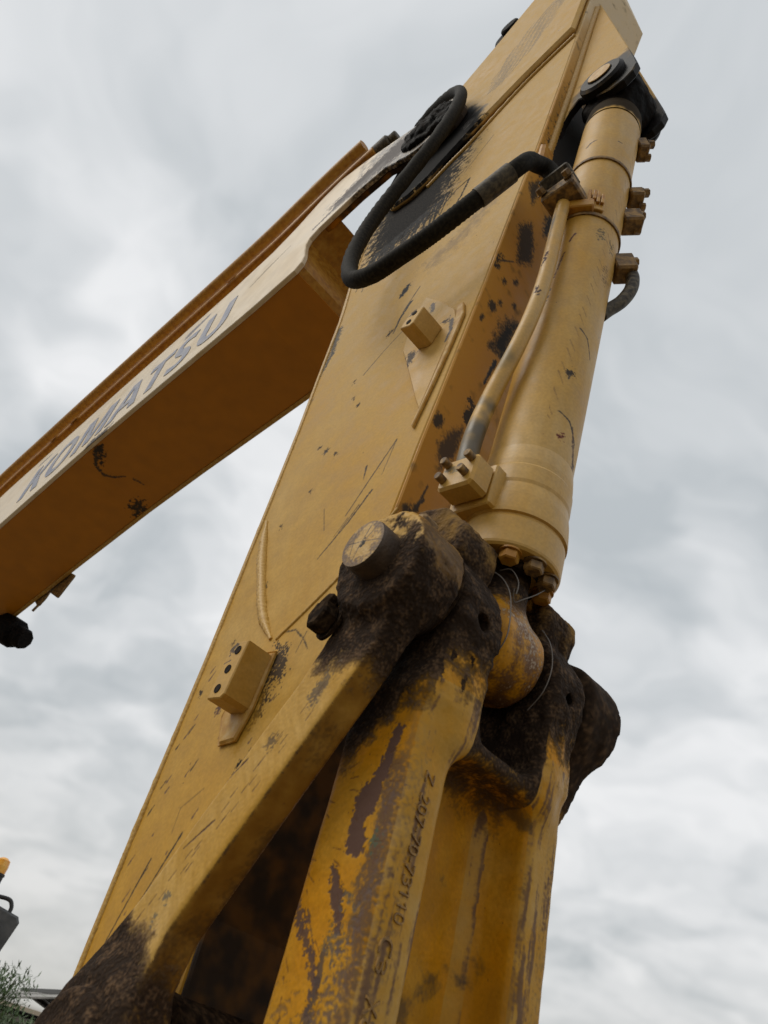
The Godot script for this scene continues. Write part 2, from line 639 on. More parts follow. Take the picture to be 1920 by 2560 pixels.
func p_bucket_link(p: Vector3, n: Vector3) -> void:
	worn_yellow(p)
	var b := n_mid.get_noise_3dv(p * 0.9)
	var f := n_fine.get_noise_3dv(p)
	var az := absf(p.z - ZC)
	# abrasion to bare brown metal along the outer front corner and on the front edges
	if az > 0.13 and p.y < 2.0:
		var lane := 1.0 - absf(p.x + 0.643 + 0.012 * b) / 0.027
		var r := clampf(lane * 1.5 + b * 0.9 + f * 0.9 - 0.35, 0.0, 1.0) * clampf((1.93 - p.y) * 9.0, 0.0, 1.0)
		pc = pc.lerp(RUST.lerp(MUD, clampf(0.4 + f, 0.0, 1.0)), r * 0.9)
		pr = lerpf(pr, 0.7, r)
		ph -= 0.15 * r
	if n.x > 0.6 and az > 0.06 and p.y < 1.95:
		pc = pc.lerp(DUSTY * 0.95, clampf(0.45 + b * 0.4, 0.0, 0.8))
		var sc := n_mid.get_noise_3d(p.z * 3.2, p.y * 0.35, 2.0)
		pc = pc.lerp(RUST, clampf(sc * 2.2 - 0.35 + f * 0.5, 0.0, 0.75))
	if p.x < -0.69 and az < 0.085 and n.x > 0.3 or (az < 0.1 and absf(n.z) > 0.6):
		var s2 := clampf(0.45 + n_low.get_noise_3dv(p * 3.0) * 1.2 + b * 0.5, 0.0, 1.0)
		pc = pc.lerp(Color(0.60, 0.43, 0.14), s2 * 0.5)
		pc = pc.lerp(MUD * 0.8, clampf(n_low.get_noise_3dv(p * 4.0 + Vector3(2, 2, 2)) * 2.2 - 0.55 + f * 0.4, 0.0, 0.7))
	# grease caked around the pin and the bridge
	var edge := 1.925 + 0.03 * n_low.get_noise_3dv(p * 4.0)
	if az > 0.075:
		edge += (-0.035 if n.z > 0.4 else 0.0) + 0.05 * clampf((p.x + 0.675) * 16.0, -1.0, 1.0)
	else:
		edge = 1.872
	greasy(p, clampf((p.y - edge) * 9.0 + 0.5, 0.0, 1.0))
	if p.y > 2.15 and az > 0.05:
		pc = pc.lerp(MUD.lerp(TAN, 0.25 + 0.5 * b), clampf((p.y - 2.13) * 7.0 + b * 0.8 + f * 0.5, 0.0, 0.8))

func p_guide(p: Vector3, n: Vector3) -> void:
	var a := n_low.get_noise_3dv(p * 2.0)
	var b := n_mid.get_noise_3dv(p)
	var f := n_fine.get_noise_3dv(p)
	var q := Vector2(p.x, p.y)
	var grain := n_mid.get_noise_3d(p.x * 3.0 + p.y * 2.0, p.y * 0.5 - p.x * 0.5, 4.0)
	pc = TAN.lerp(DUSTY, clampf(0.3 + a * 0.6 + grain * 0.25, 0.0, 1.0)) * (1.0 + 0.05 * f + 0.05 * grain)
	pr = 0.5 + 0.12 * b
	ph = 0.5 + 0.05 * f + 0.05 * grain
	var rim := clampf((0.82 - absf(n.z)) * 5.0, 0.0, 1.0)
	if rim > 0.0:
		pc = pc.lerp(Color(0.50, 0.345, 0.11), clampf(0.7 + b * 0.5, 0.0, 0.95) * rim)  # edge faces darkened: underside shade painted in, with grime
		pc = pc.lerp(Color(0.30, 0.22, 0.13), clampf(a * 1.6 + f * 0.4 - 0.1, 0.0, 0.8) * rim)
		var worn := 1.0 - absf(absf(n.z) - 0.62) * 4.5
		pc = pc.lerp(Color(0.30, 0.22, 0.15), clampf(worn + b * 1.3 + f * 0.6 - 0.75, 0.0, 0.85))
	var c := chips(p * 1.3, 0.17)
	pc = pc.lerp(Color(0.35, 0.24, 0.16), c * 0.8)
	var d := q.distance_to(PIN)
	var g := clampf((0.165 - d) * 10.0 + 0.5 + a * 0.3, 0.0, 1.0)
	# the top of the boss is rubbed clean again
	var clean := clampf((p.y - 2.118 + (0.02 if n.z < 0.5 else 0.0) + maxf(p.x + 0.66, 0.0) * 0.8) * 24.0 + b * 0.9 + f * 0.3, 0.0, 1.0) * clampf((0.1 - d) * 60.0, 0.0, 1.0)
	g *= 1.0 - 0.85 * (clean if p.z > -0.8 else 0.15 * clean)
	var d2 := q.distance_to(Vector2(-0.975, 1.46)) - 0.035 * clampf((p.y - 1.5) * 8.0, 0.0, 1.0) - maxf(0.0, -p.x - 0.96) * 0.9
	g = maxf(g, clampf((0.135 - d2) * 22.0 + a * 0.3, 0.0, 1.0))
	greasy(p, g)

func p_eye(p: Vector3, _n: Vector3) -> void:
	var b := n_mid.get_noise_3dv(p * 1.4)
	var f := n_fine.get_noise_3dv(p * 1.3)
	worn_yellow(p)
	pc = pc.lerp(Color(0.40, 0.27, 0.16), clampf(0.75 + b * 1.3 + f * 0.6 - maxf(0.0, p.z + 0.775) * 22.0, 0.0, 0.95))
	pc = pc.lerp(Color(0.74, 0.69, 0.62), clampf(0.9 - absf(p.y - 2.125) * 14.0 + f * 1.8 + b * 1.2 - 0.55 - maxf(0.0, p.z + 0.79) * 20.0, 0.0, 0.7))
	greasy(p, clampf((p.y - 2.155) * 14.0 + 0.5, 0.0, 1.0))
	greasy(p, clampf((0.5 - (p.z + 0.84) * 30.0), 0.0, 1.0) * 0.5)

func p_tar(p: Vector3, _n: Vector3) -> void:
	var b := n_mid.get_noise_3dv(p)
	var f := n_fine.get_noise_3dv(p * 0.8)
	pc = TAR.lerp(Color(0.15, 0.12, 0.10), clampf(0.2 + b * 0.8 + f * 0.5, 0.0, 1.0))
	pr = 0.75 + 0.2 * b
	ph = 0.5 + 0.3 * f + 0.2 * b

func p_lug(p: Vector3, n: Vector3) -> void:
	p_arm(p, n)
	var b := n_mid.get_noise_3dv(p)
	var d := Vector2(p.x, p.y).distance_to(Vector2(-0.56, 3.93))
	var g := clampf((0.105 + 0.05 * clampf((p.x + 0.55) * 20.0, 0.0, 1.0) - d) * 14.0 + 0.3 + b * 0.6, 0.0, 1.0)
	if n.z < -0.5 or p.z < -0.8 or absf(n.z) < 0.4 and p.y < 3.99:
		g = maxf(g, clampf((4.06 - p.y) * 8.0 + b * 0.5, 0.0, 1.0))
	pc = pc.lerp(TAR.lerp(Color(0.15, 0.13, 0.13), clampf(b + 0.3, 0.0, 1.0)), g)
	pr = lerpf(pr, 0.5, g)

func p_front(p: Vector3, n: Vector3) -> void:
	p_arm(p, n)
	var b := n_mid.get_noise_3dv(p)
	pc = pc.lerp(YELLOW, 0.7 * clampf((4.4 - p.y) * 2.0, 0.0, 1.0))
	# grease on the plate behind the linkage, with the shade there painted in
	var low := clampf((2.22 - p.y) * 6.0 + b * 0.6, 0.0, 1.0)
	pc = pc.lerp(Color(0.38, 0.26, 0.09).lerp(GREASE, clampf(0.5 + b * 1.2, 0.0, 1.0)), low * 0.95)
	pr = lerpf(pr, 0.8, low)
	pc = pc.lerp(PALE_SHEEN * 0.97, clampf((p.y - 4.45) * 4.0, 0.0, 0.6))  # top of the plate paled to paint in its glossy sky reflection
	# thrown grease on the front plate under the cylinder foot
	var g := clampf(1.0 - absf(p.y - 3.72) / 0.26, 0.0, 1.0) * clampf((-0.672 - p.z) * 26.0, 0.0, 1.0)
	g = clampf(g * 1.8 + b * 0.7 - 0.25, 0.0, 1.0)
	pc = pc.lerp(TAR, g)

# ------------------------------------------------------------------ shared small materials
var M := {}

func noise_mat(c0: Color, c1: Color, c2: Color, rough: float, scale: float, spec := 0.5, metal := 0.0, bump := 0.6, sd := 3) -> StandardMaterial3D:
	var nt := FastNoiseLite.new()
	nt.seed = sd
	nt.noise_type = FastNoiseLite.TYPE_SIMPLEX
	nt.frequency = 0.02
	nt.fractal_octaves = 5
	var t := NoiseTexture2D.new()
	t.width = 256
	t.height = 256
	t.seamless = true
	t.noise = nt
	var g := Gradient.new()
	g.offsets = PackedFloat32Array([0.15, 0.5, 0.85])
	g.colors = PackedColorArray([c0, c1, c2])
	t.color_ramp = g
	var mt := StandardMaterial3D.new()
	mt.albedo_texture = t
	mt.roughness = rough
	mt.metallic = metal
	mt.metallic_specular = spec
	mt.uv1_triplanar = true
	mt.uv1_scale = Vector3.ONE * scale
	mt.heightmap_enabled = bump > 0.0
	if bump > 0.0:
		mt.heightmap_texture = t
		mt.heightmap_scale = bump * 0.1
	return mt

func materials() -> void:
	M.paint = noise_mat(Color(0.66, 0.48, 0.17), TAN, DUSTY, 0.52, 6.0, 0.5, 0.0, 0.5, 3)
	M.paint_shade = noise_mat(Color(0.58, 0.39, 0.10), Color(0.68, 0.47, 0.12), TAN, 0.5, 5.0, 0.5, 0.0, 0.5, 4)
	M.dirty = noise_mat(Color(0.30, 0.23, 0.15), Color(0.47, 0.36, 0.2), Color(0.64, 0.50, 0.27), 0.62, 9.0, 0.5, 0.0, 1.5, 5)
	M.grease = noise_mat(Color(0.09, 0.065, 0.045), Color(0.16, 0.12, 0.085), Color(0.30, 0.235, 0.165), 0.85, 12.0, 0.15, 0.0, 3.0, 6)
	M.tar = noise_mat(Color(0.025, 0.022, 0.022), Color(0.055, 0.048, 0.045), Color(0.15, 0.12, 0.10), 0.7, 9.0, 0.2, 0.0, 2.0, 7)
	M.rubber = noise_mat(Color(0.085, 0.075, 0.065), Color(0.13, 0.12, 0.10), Color(0.19, 0.175, 0.145), 0.75, 14.0, 0.25, 0.0, 0.6, 8)
	M.greymetal = noise_mat(Color(0.17, 0.15, 0.125), Color(0.29, 0.265, 0.22), Color(0.42, 0.38, 0.30), 0.6, 12.0, 0.4, 0.1, 1.0, 9)
	M.weld = noise_mat(Color(0.64, 0.48, 0.15), Color(0.72, 0.56, 0.24), Color(0.77, 0.635, 0.36), 0.5, 22.0, 0.5, 0.0, 2.0, 10)
	M.olive = noise_mat(Color(0.33, 0.29, 0.20), Color(0.46, 0.41, 0.29), Color(0.57, 0.51, 0.37), 0.6, 8.0, 0.4, 0.0, 0.8, 13)
	M.hole = noise_mat(Color(0.06, 0.045, 0.035), Color(0.1, 0.08, 0.06), Color(0.16, 0.12, 0.09), 0.8, 10.0, 0.3, 0.0, 0.0, 11)
	M.blackplastic = noise_mat(Color(0.12, 0.12, 0.12), Color(0.17, 0.17, 0.17), Color(0.22, 0.22, 0.22), 0.55, 3.0, 0.5, 0.0, 0.0, 12)

func noises() -> void:
	n_low = FastNoiseLite.new()
	n_low.seed = 11
	n_low.noise_type = FastNoiseLite.TYPE_SIMPLEX
	n_low.frequency = 2.2
	n_low.fractal_octaves = 3
	n_mid = FastNoiseLite.new()
	n_mid.seed = 23
	n_mid.noise_type = FastNoiseLite.TYPE_SIMPLEX
	n_mid.frequency = 16.0
	n_mid.fractal_octaves = 3
	n_fine = FastNoiseLite.new()
	n_fine.seed = 37
	n_fine.noise_type = FastNoiseLite.TYPE_SIMPLEX
	n_fine.frequency = 120.0
	n_fine.fractal_octaves = 2
	n_cell = FastNoiseLite.new()
	n_cell.seed = 5
	n_cell.noise_type = FastNoiseLite.TYPE_CELLULAR
	n_cell.frequency = 62.0
	n_cell.fractal_type = FastNoiseLite.FRACTAL_NONE
	n_cell.cellular_return_type = FastNoiseLite.RETURN_DISTANCE
	n_warp = FastNoiseLite.new()
	n_warp.seed = 71
	n_warp.noise_type = FastNoiseLite.TYPE_SIMPLEX
	n_warp.frequency = 1.0
	n_warp.fractal_octaves = 5

# ------------------------------------------------------------------ sky
func sky_image() -> Image:
	var W := 1536
	var H := 768
	var d := PackedFloat32Array()
	d.resize(W * H * 3)
	var glow := Vector3(-0.907, 0.118, -0.404).normalized()
	for y in H:
		var el := PI * (0.5 - (y + 0.5) / H)
		var sy := sin(el)
		var cy := cos(el)
		for x in W:
			var az := TAU * ((x + 0.5) / W - 0.5)
			var v := Vector3(sin(az) * cy, sy, -cos(az) * cy)
			var c := Vector3(0.30, 0.28, 0.25)
			if sy > -0.02:
				var k := 1.0 / (maxf(sy, 0.0) + 0.22)
				var q := Vector3(v.x * k, 0.0, v.z * k)
				var w := Vector3(n_warp.get_noise_3d(q.x * 0.8, 1.0, q.z * 0.8), 0.0, n_warp.get_noise_3d(q.x * 0.8, 9.0, q.z * 0.8))
				var a := n_warp.get_noise_3d(q.x * 0.85 + w.x * 0.5, 20.0, q.z * 1.0 + w.z * 0.5)
				var b := n_warp.get_noise_3d(q.x * 2.2 + w.x * 0.9, 40.0, q.z * 2.6 + w.z * 0.9)
				var t := clampf(0.50 + a * 0.62 + b * 0.72, 0.0, 1.0)
				# high cloud is even and a little darker, the middle heights carry the bright breaks
				t = lerpf(t, 0.42, 0.6 * smoothstep(0.62, 0.92, sy))
				var dark := Vector3(0.49, 0.53, 0.56)
				var lite := Vector3(0.855, 0.865, 0.88)
				c = dark.lerp(lite, t)
				# thinner, warmer layer towards the horizon
				var low := exp(-maxf(sy, 0.0) / 0.13)
				c = c.lerp(Vector3(0.545, 0.53, 0.475), 0.75 * low)
				# the hidden low sun
				var s := v.dot(glow)
				var g := exp((s - 1.0) * 60.0)
				var streak := clampf(0.35 + n_warp.get_noise_3d(v.x * 9.0, v.y * 42.0, v.z * 9.0) * 1.7, 0.0, 1.0)
				c += Vector3(0.16, 0.125, 0.05) * g * 0.7 + Vector3(0.5, 0.43, 0.25) * exp((s - 1.0) * 900.0) * streak * 0.62
			var o := (y * W + x) * 3
			d[o] = c.x
			d[o + 1] = c.y
			d[o + 2] = c.z
	return Image.create_from_data(W, H, false, Image.FORMAT_RGBF, d.to_byte_array())

# ------------------------------------------------------------------ main
func _ready() -> void:
	noises()
	var cam := Camera3D.new()
	cam.name = "camera"
	cam.transform = Transform3D(Basis(Vector3(0.720566, 0.244809, -0.648732), Vector3(0.283346, 0.749957, 0.597728), Vector3(0.632851, -0.614518, 0.471028)).orthonormalized(), Vector3(0, 1.5, 0))
	cam.fov = 69.03
	cam.near = 0.05
	cam.far = 2000.0
	var at := CameraAttributesPhysical.new()
	at.frustum_focal_length = 17.45
	at.frustum_focus_distance = 1.65
	at.frustum_near = 0.05
	at.frustum_far = 2000.0
	at.exposure_aperture = 5.6
	cam.attributes = at
	add_child(cam)
	cam.current = true
	var env := Environment.new()
	env.background_mode = Environment.BG_SKY
	var sk := Sky.new()
	var pm := PanoramaSkyMaterial.new()
	pm.panorama = ImageTexture.create_from_image(sky_image())
	sk.sky_material = pm
	env.sky = sk
	env.tonemap_mode = Environment.TONE_MAPPER_LINEAR
	env.tonemap_exposure = 1.0
	env.sdfgi_enabled = true
	env.ssao_enabled = true
	env.ssil_enabled = true
	var we := WorldEnvironment.new()
	we.name = "environment"
	we.environment = env
	add_child(we)
	var sun := DirectionalLight3D.new()
	sun.name = "sun"
	sun.light_energy = 0.45
	sun.light_color = Color(1.0, 0.97, 0.92)
	sun.light_angular_distance = 35.0
	sun.shadow_enabled = true
	add_child(sun)
	sun.look_at_from_position(Vector3(-0.35, 0.85, 0.75), Vector3.ZERO)
	materials()
	surroundings()
	arm()
	boom()
	cylinder()
	linkage()
	hose()
	wires()
	far_machine()

# ------------------------------------------------------------------ ground and far things
func surroundings() -> void:
	var g := Mb.new()
	var R := [0.0, 3.0, 8.0, 20.0, 60.0, 200.0, 900.0]
	for i in R.size() - 1:
		for k in 32:
			var a0 := TAU * k / 32
			var a1 := TAU * (k + 1) / 32
			g.quad(Vector3(cos(a0) * R[i], 0, sin(a0) * R[i]), Vector3(cos(a1) * R[i], 0, sin(a1) * R[i]), Vector3(cos(a1) * R[i + 1], 0, sin(a1) * R[i + 1]), Vector3(cos(a0) * R[i + 1], 0, sin(a0) * R[i + 1]), Vector3.UP)
	var gm := noise_mat(Color(0.33, 0.29, 0.23), Color(0.44, 0.39, 0.31), Color(0.52, 0.47, 0.39), 0.95, 0.35, 0.3, 0.0, 3.0, 31)
	gm.uv1_world_triplanar = true
	var o := commit(g, "ground", gm, self)
	o.set_meta("kind", "structure")
	var rng := RandomNumberGenerator.new()
	rng.seed = 4
	# feathery tree at the left edge
	var at := Vector3(-0.9225 * 15.0, 0.0, -0.386 * 15.0)
	make_tree(at, 1.84, "feathery green young tree at the lower left edge", rng, 0.95, 9000)
	make_tree(Vector3(-0.8985 * 17.0, 0, -0.439 * 17.0), 1.40, "low green shrub in front of the pale shed roof", rng, 0.9, 6000)
	# long low shed far off
	var sh := thing("shed", "long low shed with pale grey roof on the horizon", "shed", Vector3(-38.0, 0, -18.5))
	var bs := Basis(Vector3.UP, -0.379)
	var c0 := Vector3(-38.0, 2.1, -18.5)
	var w := Mb.new()
	rbox(w, Vector3(-38.0, 0.6, -18.5), Vector3(27.0, 1.2, 5.0), 0.02, bs)
	commit(w, "wall", noise_mat(Color(0.36, 0.34, 0.31), Color(0.45, 0.43, 0.40), Color(0.55, 0.53, 0.49), 0.8, 0.4, 0.4, 0.0, 0.0, 33), sh)
	var rm := noise_mat(Color(0.40, 0.39, 0.37), Color(0.56, 0.55, 0.53), Color(0.70, 0.69, 0.67), 0.7, 0.35, 0.4, 0.0, 0.0, 34)
	# roof sheets, laid with uneven edges
	for k in 14:
		for s in [-1.0, 1.0]:
			var rf := Mb.new()
			var x0 := -14.0 + 2.0 * k
			var dy := 0.05 * n_fine.get_noise_1d(k * 5.0 + s)
			var A := Transform3D(bs, c0)
			var q := [A * Vector3(x0, -0.02 + dy, 0), A * Vector3(x0 + 1.96, -0.02 - dy, 0), A * Vector3(x0 + 1.96, -0.78 - dy, s * 2.9), A * Vector3(x0, -0.78 + dy, s * 2.9)]
			rf.quad(q[0], q[1], q[2], q[3], Vector3.UP)
			var dn := Vector3(0, -0.05, 0)
			rf.quad(q[0] + dn, q[1] + dn, q[2] + dn, q[3] + dn, Vector3.DOWN)
			rf.quad(q[3], q[2], q[2] + dn, q[3] + dn, bs * Vector3(0, 0, s))
			rf.quad(q[1], q[2], q[2] + dn, q[1] + dn, bs * Vector3(1, 0, 0))
			rf.quad(q[0], q[3], q[3] + dn, q[0] + dn, bs * Vector3(-1, 0, 0))
			commit(rf, "roof_sheet", rm, sh)
	var rc := Mb.new()
	rbox(rc, c0 + Vector3(0, 0.03, 0), Vector3(28.0, 0.16, 0.3), 0.02, bs)
	commit(rc, "ridge_cap", M.blackplastic, sh)

func make_tree(at: Vector3, h: float, label: String, rng: RandomNumberGenerator, wide: float, leaves: int) -> void:
	var t := thing("tree", label, "tree", at)
	var tr := Mb.new()
	var tips := []
	for k in 7:
		var a := TAU * k / 7 + rng.randf()
		var r := wide * rng.randf_range(0.25, 0.62)
		var hh := h * rng.randf_range(0.6, 1.0)
		var p := smooth_path([at + Vector3(0, 0, 0), at + Vector3(cos(a) * r * 0.3, hh * 0.4, sin(a) * r * 0.3), at + Vector3(cos(a) * r * 0.8, hh * 0.75, sin(a) * r * 0.8), at + Vector3(cos(a) * r, hh * 0.97, sin(a) * r)], 5)
		sweep(tr, p, func(s): return maxf(0.035 - s * 0.016, 0.004), 6)
		for i in range(4, p.size()):
			tips.append(p[i])
	commit(tr, "trunk", noise_mat(Color(0.2, 0.16, 0.12), Color(0.28, 0.23, 0.18), Color(0.36, 0.3, 0.24), 0.9, 3.0, 0.3, 0.0, 1.0, 41), t)
	var leaf := Mb.new()
	leaf.quad(Vector3(0, 0, 0), Vector3(0.014, 0.05, 0.005), Vector3(0, 0.12, 0), Vector3(-0.014, 0.05, 0.005), Vector3(0, 0, 1))
	var am := ArrayMesh.new()
	var arr := []
	arr.resize(Mesh.ARRAY_MAX)
	arr[Mesh.ARRAY_VERTEX] = leaf.v
	arr[Mesh.ARRAY_NORMAL] = leaf.n
	am.add_surface_from_arrays(Mesh.PRIMITIVE_TRIANGLES, arr)
	var lm := StandardMaterial3D.new()
	lm.vertex_color_use_as_albedo = true
	lm.roughness = 0.55
	lm.backlight_enabled = true
	lm.backlight = Color(0.35, 0.4, 0.2)
	lm.cull_mode = BaseMaterial3D.CULL_DISABLED
	am.surface_set_material(0, lm)
	var mm := MultiMesh.new()
	mm.transform_format = MultiMesh.TRANSFORM_3D
	mm.use_colors = true
	mm.mesh = am
	mm.instance_count = leaves
	for i in leaves:
		var c: Vector3 = tips[rng.randi() % tips.size()] - at
		var spread := 0.26 * wide / 1.5
		var p := c + Vector3(rng.randfn() * spread, rng.randfn() * spread * 0.6 - 0.04, rng.randfn() * spread)
		p.y = clampf(p.y, 0.02, h * 1.04)
		var b := Basis(Vector3.UP, rng.randf() * TAU) * Basis(Vector3.RIGHT, rng.randf_range(0.2, 2.2)) * Basis().scaled(Vector3.ONE * rng.randf_range(0.6, 1.15))
		mm.set_instance_transform(i, Transform3D(b, p))
		var k := rng.randf_range(0.6, 1.3)
		mm.set_instance_color(i, Color(0.07 * k, 0.115 * k, 0.04 * k))
	var mi := MultiMeshInstance3D.new()
	mi.multimesh = mm
	mi.name = "crown"
	mi.set_meta("kind", "stuff")
	t.add_child(mi, true)

# ------------------------------------------------------------------ dipper arm
const ARM_LEFT := [-1.225, 1.25, -1.245, 1.50, -1.254, 1.60, -1.260, 1.68, -1.266, 1.76, -1.275, 1.95, -1.283, 2.11, -1.294, 2.25, -1.306, 2.40, -1.318, 2.56, -1.338, 2.80, -1.366, 3.04, -1.395, 3.32, -1.440, 3.563, -1.475, 3.85, -1.480, 4.10, -1.455, 4.38, -1.400, 4.60, -1.303, 4.766, -1.083, 5.110, -0.938, 5.357, -0.78, 5.62]
const GREASE_PATCH := [-1.05, 4.22, -1.03, 4.10, -1.05, 3.98, -1.06, 3.88, -1.07, 3.76, -1.10, 3.68, -1.18, 3.62, -1.28, 3.60, -1.36, 3.62, -1.42, 3.75, -1.45, 4.0, -1.40, 4.3]
const ARM_RIGHT := [-0.69, 5.62, -0.592, 4.99, -0.638, 4.70, -0.661, 4.33, -0.679, 4.03, -0.710, 3.59, -0.727, 3.456, -0.765, 3.011, -0.776, 2.905, -0.804, 2.63, -0.818, 2.50, -0.831, 2.34, -0.845, 2.22, -0.885, 2.05, -0.930, 1.85, -0.955, 1.65, -0.945, 1.50, -0.93, 1.34]

func arm() -> void:
	var a := thing("excavator_dipper", "long tan yellow dipper beam with scratched side plate and black grease", "excavator dipper", Vector3(-1.07, 1.25, ZC))
	var L := V2(ARM_LEFT)
	var Rr := V2(ARM_RIGHT)
	var side := L.duplicate()
	side.append_array(Rr)
	var plate := inset(side, 0.006)
	# inset the rear edge a little more: the back plate stands proud of it
	for i in L.size() - 1:
		plate[i].x += 0.012
	var tail := V2([-0.664, 4.425, -0.844, 4.305, -1.040, 4.142, -1.12, 4.06, -1.19, 3.98, -1.27, 3.94, -1.36, 3.95, -1.425, 4.05])
	for i in range(15, L.size()):
		tail.append(plate[i])
	tail.append_array(V2([-0.694, 5.61, -0.60, 4.99, -0.645, 4.70]))
	# near side
	var m := Mb.new()
	prism(m, plate, -0.662, -0.64, 0.002)
	var b := bake(m, 0.0019, p_arm)
	arm_marks(b)
	commit(m, "side_plate", baked(b, 0.22, 0.3), a)
	m = Mb.new()
	prism(m, tail, -0.6395, -0.615, 0.010)
	b = bake(m, 0.0023, func(p, n):
		p_arm(p, n)
		var w := n_mid.get_noise_3dv(p * 0.6)
		pc = pc.lerp(TAR, clampf((0.27 - Vector2(p.x, p.y).distance_to(Vector2(-1.27, 4.22)) + 0.06 * w) * 22.0, 0.0, 0.97)))
	tail_marks(b)
	commit(m, "doubler_plate", baked(b, 0.22, 0.3), a)
	# far side
	m = Mb.new()
	prism(m, plate, -0.93, -0.908, 0.002)
	commit(m, "side_plate", M.paint, a)
	# back and front plates follow the outline
	m = Mb.new()
	var strip := L.duplicate()
	for i in range(L.size() - 1, -1, -1):
		strip.append(L[i] + Vector2(0.022, -0.004))
	prism(m, strip, -0.926, -0.6425, 0.003)
	commit(m, "back_plate", M.paint, a)
	m = Mb.new()
	strip = Rr.duplicate()
	for i in range(Rr.size() - 1, -1, -1):
		strip.append(Rr[i] + Vector2(-0.02, 0.0))
	prism(m, strip, -0.926, -0.6425, 0.003)
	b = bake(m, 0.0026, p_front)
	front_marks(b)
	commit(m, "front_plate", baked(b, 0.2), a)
	# weld seams
	m = Mb.new()
	var path := []
	var seam := inset(side, 0.0195)
	for i in range(0, L.size(), 1):
		path.append(Vector3(seam[i].x, seam[i].y, -0.6405))
	sweep(m, smooth_path(path, 18), func(s): return 0.0052 + 0.0007 * sin(s * 700.0) + 0.0012 * n_mid.get_noise_2d(s, 3.0), 8)
	commit(m, "weld_bead", M.weld, a)
	m = Mb.new()
	sweep(m, smooth_path([Vector3(-1.272, 2.46, -0.639), Vector3(-1.215, 2.33, -0.639), Vector3(-1.13, 2.18, -0.639), Vector3(-1.065, 2.105, -0.639)], 30), func(s): return (0.0115 + 0.0012 * sin(s * 420.0) + 0.0015 * n_mid.get_noise_2d(s, 8.0)) * clampf(minf(s, 0.42 - s) * 14.0, 0.35, 1.0), 10)
	commit(m, "weld_bead", M.weld, a)
	m = Mb.new()
	sweep(m, smooth_path([Vector3(-0.823, 2.33, -0.64), Vector3(-0.925, 2.208, -0.64), Vector3(-1.049, 2.101, -0.64)], 14), func(_s): return 0.0035, 8)
	commit(m, "weld_bead", M.weld, a)
	m = Mb.new()
	sweep(m, smooth_path([Vector3(-0.668, 4.398, -0.6375), Vector3(-0.848, 4.289, -0.6375), Vector3(-1.036, 4.095, -0.6375), Vector3(-1.12, 4.03, -0.6375), Vector3(-1.2, 3.955, -0.6375)], 30), func(s): return 0.0065 + 0.0007 * sin(s * 500.0), 8)
	commit(m, "weld_bead", M.weld, a)
	# reinforcing plate beside the front edge, with the cable block
	m = Mb.new()
	prism(m, V2([-0.99, 3.00, -0.98, 2.885, -0.94, 2.80, -0.872, 2.65, -0.847, 2.60, -0.824, 2.80, -0.816, 2.89, -0.834, 2.945, -0.90, 3.03, -0.965, 3.10]), -0.6398, -0.6335, 0.003)
	b = bake(m, 0.0017, p_arm)
	blot(b, 5, V2([-0.955, 2.845, -0.93, 2.855, -0.925, 2.825, -0.945, 2.80]), STEEL, 0.85, 0.004, 0.012)
	blot(b, 5, V2([-0.862, 2.915, -0.846, 2.92, -0.842, 2.905, -0.856, 2.90]), STEEL, 0.85, 0.004, 0.008)
	stroke(b, 5, V2([-0.833, 2.90, -0.826, 2.86, -0.831, 2.82]), 0.012, 0.006, STEEL, 0.9)
	stroke(b, 5, V2([-0.97, 3.04, -0.95, 3.02]), 0.02, 0.012, STEEL, 0.9)
	stroke(b, 5, V2([-0.925, 3.03, -0.917, 3.0]), 0.016, 0.01, STEEL, 0.85)
	commit(m, "reinforcing_plate", baked(b, 0.2), a)
	m = Mb.new()
	prism(m, V2([-0.828, 2.95, -0.818, 2.87, -0.826, 2.76, -0.846, 2.60, -0.855, 2.56, -0.849, 2.55, -0.829, 2.66, -0.808, 2.80, -0.798, 2.90, -0.81, 2.95]), -0.6399, -0.631, 0.002)
	commit(m, "edge_strip", M.paint, a)
	mounting_block(a, Vector3(-0.888, 2.868, -0.60), Vector2(0.042, 0.058), -0.36, [Vector2(0.0, 0.014), Vector2(0.0, -0.014)], 0.0062, 0.068)
	mounting_block(a, Vector3(-1.058, 2.008, -0.606), Vector2(0.047, 0.108), -0.08, [Vector2(0.004, 0.036), Vector2(0.0, 0.0), Vector2(-0.004, -0.036)], 0.007, 0.055)
	m = Mb.new()
	prism(m, V2([-1.115, 1.955, -1.09, 1.90, -1.045, 1.905, -1.03, 1.96, -1.025, 2.07, -1.085, 2.075]), -0.6399, -0.632, 0.006)
	commit(m, "block_foot", M.paint, a)
	# boss for the pin of the arm cylinder, behind the rear edge
	m = Mb.new()
	lathe(m, disc_prof(0.10, -0.155, 0.14, 0.012), Vector3(-1.075, 5.27, ZC), Vector3(0, 0, 1), 32)
	lathe(m, disc_prof(0.045, 0.13, 0.165, 0.006), Vector3(-1.075, 5.27, ZC), Vector3(0, 0, 1), 24)
	commit(m, "pin_boss", M.tar, a)
	# boss for the boom pin
	m = Mb.new()
	lathe(m, disc_prof(0.15, -0.165, 0.172, 0.006), Vector3(-1.25, 4.36, ZC), Vector3(0, 0, 1), 40)
	commit(m, "pivot_boss", M.tar, a)
	# boss at the lower end
	m = Mb.new()
	lathe(m, disc_prof(0.10, -0.17, 0.17, 0.008), Vector3(-0.975, 1.46, ZC), Vector3(0, 0, 1), 36)
	commit(m, "pivot_boss", M.grease, a)
